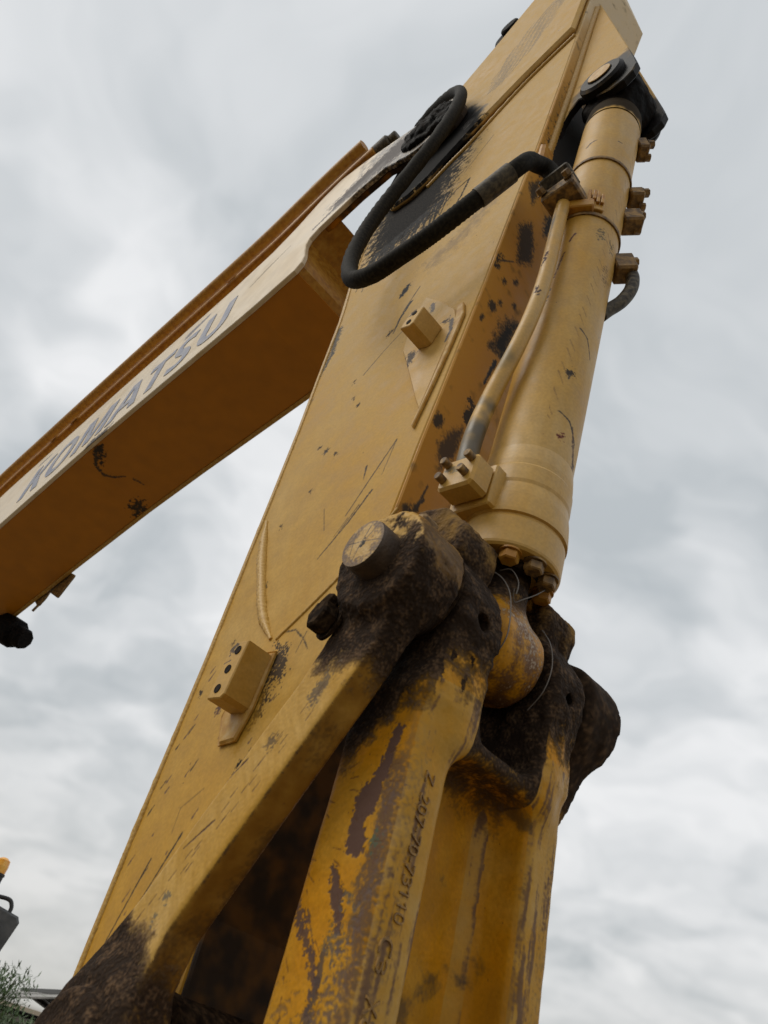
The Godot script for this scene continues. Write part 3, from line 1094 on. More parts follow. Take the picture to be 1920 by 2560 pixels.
	# lugs that carry the cylinder foot
	var lug := V2([-0.71, 3.72, -0.682, 4.10, -0.668, 4.40, -0.650, 4.76, -0.634, 4.80, -0.46, 3.95, -0.452, 3.90, -0.463, 3.865, -0.49, 3.84, -0.53, 3.838, -0.575, 3.86, -0.615, 3.915, -0.640, 3.935, -0.668, 3.89, -0.685, 3.83])
	for s in [0, 1]:
		m = Mb.new()
		var z0 := -0.712 if s == 0 else -0.88
		prism(m, lug, z0, z0 + 0.024, 0.003)
		lathe(m, disc_prof(0.07, 0.0, 0.036, 0.008), Vector3(-0.556, 3.93, z0 + (0.012 if s == 0 else -0.03)), Vector3(0, 0, 1), 40)
		b = bake(m, 0.003, p_lug)
		commit(m, "lug", baked(b, 0.3, 0.3), a)
	m = Mb.new()
	sweep(m, smooth_path([Vector3(-0.715, 3.60, -0.684), Vector3(-0.70, 3.72, -0.684), Vector3(-0.672, 4.10, -0.684), Vector3(-0.655, 4.40, -0.684), Vector3(-0.637, 4.72, -0.684)], 30), func(s): return 0.012 + 0.001 * sin(s * 300.0), 8)
	commit(m, "weld_bead", M.weld, a)
	# spacer foot below the lug
	m = Mb.new()
	rbox(m, Vector3(-0.712, 3.60, -0.672), Vector3(0.04, 0.10, 0.05), 0.01)
	commit(m, "stop_block", M.paint_shade, a)

func mounting_block(parent: Node3D, c: Vector3, size: Vector2, ang: float, holes: Array, hr: float, deep: float) -> void:
	var m := Mb.new()
	var h := size * 0.5
	var cut := 0.012
	var poly := V2([-h.x, -h.y, h.x - 0.008, -h.y, h.x, -h.y + 0.008, h.x, h.y, -h.x + cut, h.y, -h.x, h.y - cut])
	var xf := Transform3D(Basis(Vector3(0, 0, 1), ang), c)
	prism(m, poly, -deep * 0.5, deep * 0.5, 0.002, xf)
	var bk := bake(m, 0.0012, p_arm)
	spot(bk, 5, Vector2(c.x, c.y) + Vector2(-h.x * 0.6, h.y * 0.75).rotated(ang), Vector2(0.012, 0.008), 0.6, STEEL, 0.8)
	stroke(bk, 5, PackedVector2Array([Vector2(c.x, c.y) + Vector2(-h.x, h.y * 0.2).rotated(ang), Vector2(c.x, c.y) + Vector2(-h.x * 0.2, h.y * 0.32).rotated(ang)]), 0.002, 0.002, STEEL, 0.8)
	var o := commit(m, "mounting_block", baked(bk, 0.2), parent)
	for q in holes:
		var hm := Mb.new()
		var at := xf * Vector3(q.x, q.y, deep * 0.5)
		# a blind hole: rim ring and dark bore
		lathe(hm, [Vector2(hr, 0.0012), Vector2(hr * 1.18, 0.0010), Vector2(hr * 1.2, -0.004)], at, Vector3(0, 0, 1), 20)
		lathe(hm, [Vector2(0, 0.0008), Vector2(hr, 0.0009), Vector2(hr, 0.0012)], at, Vector3(0, 0, 1), 20)
		var hole := commit(hm, "bolt_hole", M.hole, o)
		hole.position = Vector3.ZERO

func arm_marks(b: Dictionary) -> void:
	var D := Color(0.21, 0.17, 0.13)
	var K := 5
	# long scratches
	stroke(b, K, V2([-0.895, 2.545, -0.93, 2.47, -0.975, 2.37]), 0.003, 0.0025, D)
	stroke(b, K, V2([-0.895, 2.545, -0.905, 2.45]), 0.0025, 0.001, D, 0.8)
	stroke(b, K, V2([-0.92, 2.415, -0.96, 2.345, -1.015, 2.275]), 0.0048, 0.0022, D)
	stroke(b, K, V2([-0.945, 2.385, -0.985, 2.315]), 0.003, 0.0015, D, 0.8)
	stroke(b, K, V2([-0.965, 2.36, -0.99, 2.32]), 0.002, 0.001, D, 0.7)
	stroke(b, K, V2([-1.12, 2.89, -1.07, 2.955, -1.015, 3.01]), 0.003, 0.0015, D)
	stroke(b, K, V2([-0.93, 4.0, -0.975, 3.92, -1.015, 3.84]), 0.0028, 0.0018, D)
	stroke(b, K, V2([-1.03, 2.35, -1.06, 2.42]), 0.002, 0.001, D, 0.7)
	stroke(b, K, V2([-0.965, 2.50, -0.96, 2.46]), 0.005, 0.001, D)
	stroke(b, K, V2([-1.035, 3.14, -1.055, 3.08, -1.06, 3.02]), 0.010, 0.003, TAR, 0.95, 0.7)
	spot(b, K, Vector2(-1.075, 3.035), Vector2(0.006, 0.014), -0.4, D)
	for q in [[-1.15, 2.88], [-1.12, 2.80], [-1.09, 2.76], [-1.18, 2.66], [-1.1, 2.6], [-1.14, 2.5], [-1.2, 2.42], [-1.16, 2.25], [-1.19, 2.12], [-1.23, 2.02]]:
		spot(b, K, Vector2(q[0], q[1]), Vector2(0.003, 0.006), 0.5, D, 0.9)
	# star shaped chip
	for k in 6:
		var d := Vector2(0.013, 0).rotated(TAU * k / 6 + 0.4)
		stroke(b, K, PackedVector2Array([Vector2(-1.146, 2.63), Vector2(-1.146, 2.63) + d]), 0.006, 0.001, D)
	# crack, dirt and a soft yellow blot around the lower block
	stroke(b, K, V2([-1.035, 2.113, -1.0, 2.112, -0.965, 2.085, -0.945, 2.063]), 0.0026, 0.0018, D, 0.95, 0.9)
	stroke(b, K, V2([-0.965, 2.10, -0.975, 2.06]), 0.002, 0.001, D, 0.8)
	blot(b, K, V2([-1.035, 2.085, -1.005, 2.075, -0.99, 2.03, -1.005, 2.0, -0.995, 1.985, -1.025, 1.935, -1.04, 1.935, -1.02, 1.99, -1.03, 2.02, -1.045, 2.04]), Color(0.27, 0.22, 0.17), 0.95, 0.004, 0.016)
	blot(b, K, V2([-1.045, 1.985, -1.02, 1.99, -1.015, 1.93, -1.04, 1.89, -1.06, 1.90]), Color(0.66, 0.48, 0.12), 0.7, 0.02, 0.01)
	spot(b, K, Vector2(-1.005, 1.858), Vector2(0.011, 0.028), -0.35, TAR, 1.0, 0.008, 0.01)
	spot(b, K, Vector2(-1.17, 2.0), Vector2(0.014, 0.008), -0.6, RUST, 0.95)
	spot(b, K, Vector2(-1.145, 1.975), Vector2(0.007, 0.007), 0.0, RUST, 0.95)
	stroke(b, K, V2([-1.16, 1.72, -1.17, 1.68, -1.19, 1.60]), 0.003, 0.002, D)
	stroke(b, K, V2([-1.10, 1.76, -1.14, 1.66]), 0.004, 0.002, D)
	stroke(b, K, V2([-1.09, 1.83, -1.135, 1.80, -1.13, 1.76]), 0.003, 0.002, Color(0.5, 0.38, 0.2), 0.8)
	for k in 40:
		var q := Vector2(-1.235 + 0.16 * absf(n_fine.get_noise_1d(k * 3.7)) * 2.0, 1.55 + 0.55 * fposmod(k * 0.377, 1.0))
		stroke(b, K, PackedVector2Array([q, q + Vector2(0.006, 0.012) * (1.0 + n_fine.get_noise_1d(k * 9.1))]), 0.004, 0.0015, RUST if k % 3 else D, 0.85)
	# chipped rear edge
	for k in 90:
		var y := 1.52 + 1.4 * fposmod(k * 0.6180339, 1.0)
		var x := -1.245 - 0.09 * clampf((y - 1.6) / 1.2, 0.0, 1.0) + 0.012 * fposmod(k * 0.271, 1.0)
		stroke(b, K, PackedVector2Array([Vector2(x, y), Vector2(x + 0.004, y + 0.012)]), 0.004, 0.0015, D if k % 2 else RUST, 0.75)
	# soot-like smudge
	blot(b, K, V2([-1.03, 3.33, -0.93, 3.38, -0.80, 3.55, -0.78, 3.52, -0.90, 3.33, -1.0, 3.28]), Color(0.50, 0.43, 0.37), 0.5, 0.06, 0.03)
	# grease from the boom pivot
	var gp := V2(GREASE_PATCH)
	blot(b, K, gp, Color(0.11, 0.10, 0.10), 0.92, 0.05, 0.05, 0.0, 0.9)
	blot(b, K, inset(gp, 0.05), TAR, 0.95, 0.05, 0.05, 0.0, 0.9)
	blot(b, K, inset(gp, 0.03), Color(0.27, 0.24, 0.2), 0.5, 0.08, 0.06, 0.0, 0.9, 1.6)
	for k in 26:
		var q0 := Vector2(-1.37 + 0.0125 * k, 3.66 + 0.004 * k)
		var ln := 0.10 + 0.17 * fposmod(k * 0.618, 1.0)
		stroke(b, K, PackedVector2Array([q0, q0 + Vector2(-0.004 + 0.02 * n_fine.get_noise_1d(k * 3.0), -ln * 0.5), q0 + Vector2(0.03 * n_fine.get_noise_1d(k * 7.0), -ln)]), 0.014 * (0.4 + fposmod(k * 0.37, 1.0)), 0.002, Color(0.12, 0.115, 0.115), 0.92, 0.9, 0.0, 0.75)
	stroke(b, K, V2([-1.08, 3.66, -1.02, 3.74, -0.975, 3.755, -0.985, 3.66, -1.01, 3.58, -1.035, 3.545]), 0.005, 0.010, Color(0.12, 0.115, 0.11), 0.95, 0.9, 0.0, 0.75)
	spot(b, K, Vector2(-1.02, 3.56), Vector2(0.02, 0.012), 0.8, Color(0.15, 0.14, 0.14))
	spot(b, K, Vector2(-1.085, 3.235), Vector2(0.012, 0.03), -0.3, Color(0.17, 0.18, 0.2))
	stroke(b, K, V2([-1.02, 3.20, -1.05, 3.12, -1.06, 3.07]), 0.004, 0.002, D)
	stroke(b, K, V2([-1.36, 3.25, -1.335, 3.12, -1.345, 3.0]), 0.03, 0.008, Color(0.2, 0.19, 0.18), 0.8, 0.8)

func tail_marks(b: Dictionary) -> void:
	var K := 5
	blot(b, K, V2([-1.07, 4.26, -1.0, 4.17, -1.04, 4.13, -1.12, 4.0, -1.3, 3.9, -1.45, 4.05, -1.45, 4.35, -1.3, 4.45, -1.16, 4.36]), TAR, 0.97, 0.03, 0.04, 0.0, 0.9)
	for k in 9:
		var p := Vector2(-1.07 - 0.01 * k, 4.2 + 0.025 * k)
		stroke(b, K, PackedVector2Array([p, p + Vector2(0.05, 0.05).rotated(0.12 * k)]), 0.012, 0.002, Color(0.16, 0.14, 0.13), 0.85, 0.9, 0.0)
	# long brushed scuffs
	for k in 150:
		var t := fposmod(k * 0.6180339, 1.0)
		var p := Vector2(-1.0, 4.40).lerp(Vector2(-0.79, 4.95), t) + Vector2(0.5, -0.2) * (fposmod(k * 0.7548777, 1.0) - 0.5) * 0.34 * sqrt(maxf(0.05, t * (1.0 - t) * 4.0))
		stroke(b, K, PackedVector2Array([p, p + Vector2(0.03, 0.055)]), 0.009, 0.003, Color(0.52, 0.43, 0.29), 0.75, 1.0, 0.0)

func front_marks(b: Dictionary) -> void:
	var K := 1
	var D := Color(0.17, 0.135, 0.10)
	blot(b, K, V2([-0.660, 3.46, -0.688, 3.515, -0.70, 3.456, -0.692, 3.41]), D, 0.9, 0.014, 0.006)
	blot(b, K, V2([-0.677, 3.289, -0.713, 3.345, -0.744, 3.287, -0.752, 3.22, -0.711, 3.172]), D, 0.92, 0.018, 0.008)
	blot(b, K, V2([-0.753, 3.43, -0.775, 3.47, -0.79, 3.40, -0.765, 3.36]), TAR, 0.9, 0.018, 0.008)
	blot(b, K, V2([-0.646, 3.13, -0.663, 3.14, -0.66, 3.09, -0.648, 3.08]), TAR, 0.9, 0.008, 0.01)
	stroke(b, K, V2([-0.66, 3.115, -0.70, 3.16]), 0.004, 0.003, D)
	for q in [[-0.692, 3.07, 0.006, 0.012], [-0.727, 3.11, 0.007, 0.014], [-0.685, 2.967, 0.013, 0.016], [-0.702, 3.0, 0.006, 0.009], [-0.668, 2.91, 0.006, 0.010], [-0.746, 3.04, 0.006, 0.01], [-0.66, 2.577, 0.013, 0.02], [-0.665, 2.35, 0.01, 0.012], [-0.682, 2.363, 0.008, 0.014]]:
		spot(b, K, Vector2(q[0], q[1]), Vector2(q[2], q[3]), 0.3, D, 0.9, 0.007, 0.004)
	blot(b, K, V2([-0.736, 2.967, -0.775, 3.0, -0.772, 2.87, -0.722, 2.868]), TAR, 0.95, 0.03, 0.012)
	stroke(b, K, V2([-0.748, 2.84, -0.738, 2.76]), 0.012, 0.005, TAR)
	blot(b, K, V2([-0.720, 2.693, -0.741, 2.691, -0.737, 2.622, -0.717, 2.649]), D, 0.95, 0.005, 0.01)
	blot(b, K, V2([-0.701, 2.585, -0.727, 2.614, -0.731, 2.54, -0.706, 2.485, -0.681, 2.528]), Color(0.25, 0.19, 0.13), 0.9, 0.014, 0.006)
	stroke(b, K, V2([-0.694, 2.396, -0.685, 2.37, -0.693, 2.43]), 0.006, 0.003, D)
	blot(b, K, V2([-0.78, 4.1, -0.70, 4.05, -0.69, 3.85, -0.68, 3.62, -0.70, 3.55, -0.80, 3.5, -0.88, 3.55, -0.88, 4.1]), TAR, 1.0, 0.03, 0.03)

# ------------------------------------------------------------------ boom
func boom() -> void:
	var a := thing("excavator_boom", "tan excavator boom with blue grey lettering rising from the left edge", "excavator boom", Vector3(-3.2, 3.6, ZC))
	var bottom := V2([-6.4, 2.36, -5.4, 2.82, -4.6, 3.13, -3.91, 3.346, -3.26, 3.535, -2.84, 3.63, -2.35, 3.725, -2.02, 3.79, -1.79, 3.86, -1.765, 3.90, -1.772, 3.95, -1.825, 4.08, -1.825, 4.13, -1.79, 4.172, -1.70, 4.215, -1.60, 4.26, -1.45, 4.285, -1.38, 4.24])
	var c := Vector2(-1.25, 4.36)
	var near := bottom.duplicate()
	for i in 13:
		near.append(c + Vector2(0.165, 0).rotated(-2.35 + 4.15 * i / 12.0))
	near.append_array(V2([-1.42, 4.555, -1.66, 4.63, -1.85, 4.66, -1.95, 4.60, -2.06, 4.46, -2.19, 4.36, -2.45, 4.27, -2.79, 4.19, -3.3, 4.08, -3.94, 3.93, -4.45, 3.80, -5.3, 3.50, -6.4, 3.05]))
	for s in [0, 1]:
		var m := Mb.new()
		if s == 0:
			prism(m, near, -0.586, -0.566, 0.003)
			var b := bake(m, 0.0032, p_boom)
			boom_marks(b)
			commit(m, "side_plate", baked(b, 0.15), a)
		else:
			prism(m, near, -1.015, -0.995, 0.003)
			commit(m, "side_plate", M.paint, a)
	# underside plate, set between the side plates, then inside faces of the fork
	var m2 := Mb.new()
	var strip := PackedVector2Array()
	for i in 9:
		strip.append(bottom[i] + Vector2(0, 0.006))
	for i in range(8, -1, -1):
		strip.append(bottom[i] + Vector2(-0.004, 0.03))
	prism(m2, strip, -0.994, -0.587, 0.002)
	var b2 := bake(m2, 0.005, p_underside)
	var D := Color(0.16, 0.12, 0.10)
	blot(b2, 2, V2([-3.16, -0.60, -3.10, -0.60, -3.13, -0.64, -3.2, -0.67]), D, 0.95, 0.01, 0.02)
	stroke(b2, 2, V2([-3.16, -0.61, -3.23, -0.66, -3.25, -0.72, -3.22, -0.76, -3.17, -0.79]), 0.016, 0.006, D, 0.9, 0.9)
	stroke(b2, 2, V2([-3.15, -0.83, -3.14, -0.88]), 0.012, 0.004, D, 0.7, 0.9)
	blot(b2, 2, V2([-3.30, -0.92, -3.24, -0.93, -3.26, -0.99, -3.34, -0.985]), D, 0.9, 0.01, 0.03)
	commit(m2, "bottom_plate", baked(b2, 0.1), a)
	m2 = Mb.new()
	strip = V2([-1.79, 3.87, -1.775, 3.90, -1.782, 3.95, -1.835, 4.08, -1.835, 4.13, -1.80, 4.18, -1.72, 4.23, -1.735, 4.25, -1.82, 4.20, -1.856, 4.13, -1.856, 4.075, -1.80, 3.94])
	prism(m2, strip, -0.994, -0.587, 0.002)
	commit(m2, "end_plate", M.paint_shade, a)
	m2 = Mb.new()
	strip = V2([-6.4, 3.04, -5.3, 3.49, -4.45, 3.79, -3.94, 3.92, -3.3, 4.07, -2.79, 4.18, -2.45, 4.26, -2.19, 4.35, -2.06, 4.45, -1.95, 4.58, -1.975, 4.585, -2.08, 4.43, -2.2, 4.325, -2.45, 4.235, -2.79, 4.155, -3.3, 4.045, -3.94, 3.895, -4.45, 3.765, -5.3, 3.465, -6.4, 3.01])
	prism(m2, strip, -0.994, -0.587, 0.002)
	commit(m2, "top_plate", M.paint, a)
	var fork := V2([-1.80, 4.185, -1.70, 4.222, -1.60, 4.266, -1.45, 4.292, -1.38, 4.25])
	for i in 13:
		fork.append(c + Vector2(0.155, 0).rotated(-2.35 + 4.15 * i / 12.0))
	fork.append_array(V2([-1.42, 4.545, -1.66, 4.62, -1.85, 4.65]))
	for s in [0, 1]:
		m2 = Mb.new()
		prism(m2, fork, -0.611 if s == 0 else -0.994, -0.587 if s == 0 else -0.94, 0.003)
		var fb := bake(m2, 0.005, func(p, n):
			p_underside(p, n)
			var w := n_mid.get_noise_3dv(p * 0.6)
			pc = pc.lerp(GREASE, clampf(0.55 + w + (p.x + 1.65) * 2.0, 0.0, 0.95)))
		commit(m2, "fork_arm", baked(fb, 0.1, 0.3), a)
	m2 = Mb.new()
	nets(m2, func(p: Vector3) -> float:
		var r := (Vector2(p.x, p.y) - c).length()
		var d := extr(r - 0.125, absf(p.z + 0.566) - 0.016, 0.012)
		d = smin(d, extr(r - 0.06, absf(p.z + 0.56) - 0.022, 0.01), 0.02)
		return d + 0.009 * n_mid.get_noise_3dv(p * 0.9) + 0.003 * n_fine.get_noise_3dv(p * 0.6), Vector3(c.x - 0.17, c.y - 0.17, -0.61), Vector3(c.x + 0.17, c.y + 0.17, -0.51), 0.007)
	b2 = bake(m2, 0.005, p_tar)
	commit(m2, "pin_boss", baked(b2, 0.4, 0.2), a)
	m2 = Mb.new()
	lathe(m2, disc_prof(0.12, -0.03, 0.022, 0.008), Vector3(c.x, c.y, -1.005), Vector3(0, 0, 1), 36)
	commit(m2, "pin_boss", M.tar, a)
	# lettering on the side plate
	var tm := TextMesh.new()
	var sf := SystemFont.new()
	sf.font_names = PackedStringArray(["Droid Sans"])
	sf.font_weight = 800
	tm.font = sf
	tm.text = "KOMATSU"
	tm.font_size = 64
	tm.depth = 0.002
	tm.pixel_size = 0.0045
	tm.horizontal_alignment = HORIZONTAL_ALIGNMENT_LEFT
	tm.vertical_alignment = VERTICAL_ALIGNMENT_BOTTOM
	tm.material = noise_mat(Color(0.47, 0.49, 0.56), Color(0.54, 0.555, 0.62), Color(0.62, 0.61, 0.61), 0.5, 3.0, 0.5, 0.0, 0.0, 51)
	var ab := tm.get_aabb()
	var tx := MeshInstance3D.new()
	tx.mesh = tm
	tx.name = "lettering"
	a.add_child(tx, true)
	var dir := Vector3(1.70, 0.365, 0).normalized()
	var upv := Vector3(-dir.y, dir.x, 0)
	var sx := 1.68 / ab.size.x
	var sy := 0.285 / ab.size.y
	var bs := Basis(dir * sx, upv * sy, Vector3(0, 0, 1))
	tx.transform = Transform3D(bs, Vector3(-3.88, 3.475, -0.5645) - a.position - bs * Vector3(ab.position.x, ab.position.y, 0))
	# two pipes along the top edge
	for s in [0, 1]:
		m2 = Mb.new()
		var z := -0.536 if s == 0 else -0.597
		var off := -0.055 if s == 0 else -0.012
		sweep(m2, smooth_path([Vector3(-6.2, 3.38 + off, z), Vector3(-4.92, 3.975 + off, z), Vector3(-4.2, 4.175 + off, z), Vector3(-3.5, 4.335 + off, z), Vector3(-2.65, 4.515 + off, z), Vector3(-2.3, 4.60 + off, z), Vector3(-2.05, 4.72 + off, z), Vector3(-1.86, 4.80 + off, z), Vector3(-1.72, 4.835 + off, z)], 6), func(_s): return 0.028, 14)
		commit(m2, "pipe", M.paint_shade, a)
	for q in [[-2.62, 4.55], [-4.02, 4.235], [-4.24, 4.185]]:
		m2 = Mb.new()
		rbox(m2, Vector3(q[0], q[1], -0.62), Vector3(0.07, 0.085, 0.14), 0.008, Basis(Vector3(0, 0, 1), 0.22))
		hex_bolt(m2, Vector3(q[0] - 0.01, q[1] + 0.045, -0.60), Vector3(-0.2, 1, 0), 0.014, 0.02)
		hex_bolt(m2, Vector3(q[0] - 0.01, q[1] + 0.045, -0.655), Vector3(-0.2, 1, 0), 0.014, 0.02)
		commit(m2, "pipe_clamp", M.dirty, a)
	# bracket with pipe couplings near the tip
	var br := Mb.new()
	var bb := Basis(Vector3(0, 0, 1), 0.28)
	var bc := Vector3(-2.01, 4.93, -0.60)
	rbox(br, bc + bb * Vector3(-0.01, 0.05, 0), Vector3(0.30, 0.05, 0.10), 0.006, bb)
	rbox(br, bc + bb * Vector3(-0.10, -0.03, 0), Vector3(0.09, 0.12, 0.09), 0.006, bb)
	rbox(br, bc + bb * Vector3(0.11, -0.04, 0), Vector3(0.07, 0.14, 0.09), 0.006, bb)
	commit(br, "pipe_bracket", M.olive, a)
	for x in [-0.11, -0.03, 0.09]:
		br = Mb.new()
		hex_bolt(br, bc + bb * Vector3(x, 0.075, 0.02), bb.y, 0.018, 0.025)
		commit(br, "bolt", M.greymetal, a)
	br = Mb.new()
	lathe(br, disc_prof(0.042, -0.05, 0.05, 0.008), Vector3(-1.70, 4.86, -0.615), Vector3(1, 0.25, 0), 20)
	lathe(br, disc_prof(0.034, 0.05, 0.09, 0.006), Vector3(-1.70, 4.86, -0.615), Vector3(1, 0.25, 0), 6)
	commit(br, "pipe_coupling", M.greymetal, a)
	# pieces seen past the far lower edge
	m2 = Mb.new()
	rbox(m2, Vector3(-4.03, 3.31, -1.03), Vector3(0.24, 0.15, 0.012), 0.01, Basis(Vector3(0, 0, 1), -0.42))
	commit(m2, "tab_plate", M.dirty, a)
	m2 = Mb.new()
	rbox(m2, Vector3(-4.26, 3.28, -1.03), Vector3(0.15, 0.09, 0.02), 0.01, Basis(Vector3(0, 0, 1), -0.5))
	sweep(m2, smooth_path([Vector3(-4.17, 3.30, -1.03), Vector3(-4.175, 3.245, -1.03), Vector3(-4.22, 3.215, -1.03), Vector3(-4.26, 3.185, -1.03)], 6), func(_s): return 0.008, 8)
	commit(m2, "lamp_bracket", M.dirty, a)
	# pin through the fork
	var p := thing("boom_pin", "black greasy pin where the boom meets the arm", "pin", Vector3(c.x, c.y, ZC))
	m2 = Mb.new()
	lathe(m2, disc_prof(0.045, -0.25, 0.225, 0.006), Vector3(c.x, c.y, ZC), Vector3(0, 0, 1), 28)
	commit(m2, "shaft", M.tar, p)
	m2 = Mb.new()
	lathe(m2, disc_prof(0.05, -0.256, -0.24, 0.004), Vector3(c.x, c.y, ZC), Vector3(0, 0, 1), 28)
	commit(m2, "cap", M.tar, p)
	# boom cylinder pin end under the boom at the left edge
	p = thing("boom_cylinder_pin", "black pin end sticking out below the boom at the left edge", "pin", Vector3(-4.5, 3.1, -1.05))
	m2 = Mb.new()
	lathe(m2, [Vector2(0, 0.09), Vector2(0.05, 0.09), Vector2(0.06, 0.075), Vector2(0.062, 0.01), Vector2(0.085, 0.0), Vector2(0.088, -0.12), Vector2(0, -0.12)], Vector3(-4.42, 3.08, -1.06), Vector3(0.8, -0.3, -0.5), 9)
	commit(m2, "cap", M.tar, p)
	m2 = Mb.new()
	hex_bolt(m2, Vector3(-4.47, 3.07, -0.99), Vector3(0.3, -0.3, 0.9), 0.032, 0.04)
	commit(m2, "bolt", M.dirty, p)

func boom_marks(b: Dictionary) -> void:
	var K := 5
	for k in 3:
		stroke(b, K, V2([-2.20 + 0.03 * k, 4.10 + 0.03 * k, -2.06 + 0.03 * k, 4.20 + 0.02 * k]), 0.02, 0.006, Color(0.5, 0.42, 0.28), 0.7, 0.8)
	stroke(b, K, V2([-2.68, 4.09, -2.56, 4.15]), 0.06, 0.03, Color(0.30, 0.29, 0.34), 0.85, 0.6)
	stroke(b, K, V2([-4.0, 3.82, -3.9, 3.85]), 0.03, 0.02, Color(0.4, 0.38, 0.38), 0.85, 0.6)
	blot(b, K, V2([-3.17, 3.60, -3.0, 3.63, -3.02, 3.57, -3.2, 3.53]), Color(0.16, 0.12, 0.1), 0.9, 0.01, 0.02)
	blot(b, K, V2([-1.80, 4.33, -1.70, 4.40, -1.5, 4.50, -1.3, 4.55, -1.3, 4.30, -1.5, 4.31, -1.7, 4.27]), Color(0.21, 0.17, 0.165), 0.9, 0.03, 0.03)
	stroke(b, K, V2([-1.84, 4.22, -1.70, 4.30, -1.5, 4.36]), 0.02, 0.05, Color(0.2, 0.16, 0.13), 0.9, 0.9)

# ------------------------------------------------------------------ bucket cylinder
const CA := Vector3(0.0641, 1.0, 0.0)
func ax(y: float) -> Vector3:
	return Vector3(-0.678 + 0.0641 * (y - 2.1), y, -0.7775)

func cylinder() -> void:
	var a := thing("bucket_cylinder", "large tan hydraulic cylinder mounted upright along the front of the arm", "hydraulic cylinder", ax(2.24))
	var A := CA.normalized()
	# barrel: own unwrapped texture comes from the solid paint
	var m := Mb.new()
	lathe(m, [Vector2(0.079, 2.43), Vector2(0.079, 3.752), Vector2(0.0765, 3.757), Vector2(0.0765, 3.762)].map(func(q): return Vector2(q.x, (q.y - 2.24) * CA.length())), ax(2.24), A, 72)
	var b := bake(m, 0.0017, p_tube)
	barrel_marks(b)
	commit(m, "barrel", baked(b, 0.2, 0.4), a)
	m = Mb.new()
	var cap := [Vector2(0.079, 3.762), Vector2(0.079, 3.80), Vector2(0.077, 3.825), Vector2(0.068, 3.845), Vector2(0.050, 3.86), Vector2(0.0, 3.865)]
	lathe(m, cap.map(func(q): return Vector2(q.x, (q.y - 2.24) * CA.length())), ax(2.24), A, 48)
	b = bake(m, 0.003, func(p, n):
		p_tube(p, n)
		var k := clampf((p.y - 3.755 - 0.02 * n_mid.get_noise_3dv(p)) * 60.0, 0.0, 1.0)
		pc = pc.lerp(Color(0.19, 0.155, 0.105), k * 0.97)
		pr = lerpf(pr, 0.85, k))
	commit(m, "end_cap", baked(b, 0.2, 0.25), a)
	# foot eye between the lugs
	m = Mb.new()
	var fy := Vector3(-0.5605, 3.93, ZC)
	nets(m, func(p: Vector3) -> float:
		var q := Vector2(p.x - fy.x, p.y - fy.y)
		var e := extr(q.length() - 0.092, absf(p.z + 0.785) - 0.066, 0.02)
		var s := (ax(3.84) - p)
		var neck := extr(Vector2(s.x, s.z).length() - 0.066, absf(p.y - 3.86) - 0.06, 0.01)
		return smin(e, neck, 0.05) + 0.004 * n_mid.get_noise_3dv(p * 1.5), Vector3(-0.70, 3.76, -0.90), Vector3(-0.42, 4.06, -0.67), 0.007)
	b = bake(m, 0.004, p_tar)
	commit(m, "foot_eye", baked(b, 0.5, 0.2), a)
	# clamp bands
	for y in [3.478, 3.213]:
		m = Mb.new()
		lathe(m, [Vector2(0.0785, -0.005), Vector2(0.0828, -0.005), Vector2(0.0835, 0.0), Vector2(0.0828, 0.005), Vector2(0.0785, 0.005)], ax(y), A, 64)
		commit(m, "clamp_band", M.dirty, a)
	# gland head: stepped rings, flange, bolts
	m = Mb.new()
	var head := [Vector2(0.0795, 2.46), Vector2(0.0815, 2.445), Vector2(0.0835, 2.425), Vector2(0.0835, 2.412), Vector2(0.0855, 2.408), Vector2(0.0860, 2.375), Vector2(0.0845, 2.368), Vector2(0.0855, 2.362), Vector2(0.0890, 2.342), Vector2(0.0915, 2.318), Vector2(0.0925, 2.306)]
	head.reverse()
	lathe(m, head.map(func(q): return Vector2(q.x, (q.y - 2.24) * CA.length())), ax(2.24), A, 72)
	b = bake(m, 0.0016, p_tube)
	commit(m, "head", baked(b, 0.2), a)
	m = Mb.new()
	var fl := [Vector2(0.0, 2.232), Vector2(0.086, 2.232), Vector2(0.0895, 2.236), Vector2(0.0905, 2.24), Vector2(0.0905, 2.290), Vector2(0.088, 2.2935), Vector2(0.088, 2.297), Vector2(0.0925, 2.299), Vector2(0.0925, 2.306)]
	lathe(m, fl.map(func(q): return Vector2(q.x, (q.y - 2.24) * CA.length())), ax(2.24), A, 72)
	b = bake(m, 0.0014, p_tube)
	commit(m, "flange", baked(b, 0.2), a)
	var f := frame(A)
	for k in 10:
		var th := TAU * k / 10 + 0.2
		m = Mb.new()
		hex_bolt(m, ax(2.2322) + (Vector3(cos(th), 0, sin(th)) - A * A.dot(Vector3(cos(th), 0, sin(th)))).normalized() * 0.0705, -A, 0.0165, 0.0195)
		commit(m, "bolt", M.paint_shade if k % 3 else M.dirty, a)
	# port pad and flanged port block on the viewer's side of the head
	m = Mb.new()
	rbox(m, Vector3(-0.682, 2.345, -0.690), Vector3(0.088, 0.088, 0.038), 0.004, Basis(Vector3(0, 1, 0), 0.0) * Basis(Vector3(0, 0, 1), -0.06))
	b = bake(m, 0.0015, p_tube)
	commit(m, "port_pad", baked(b, 0.2), a)
	m = Mb.new()
	var pb := Basis(Vector3(0, 0, 1), -0.10)
	rbox(m, Vector3(-0.680, 2.345, -0.648), Vector3(0.078, 0.066, 0.046), 0.007, pb)
	b = bake(m, 0.0012, p_tube)
	stroke(b, 5, V2([-0.70, 2.36, -0.665, 2.345]), 0.016, 0.006, GREY, 0.6, 0.8)
	var blk := commit(m, "port_block", baked(b, 0.2), a)
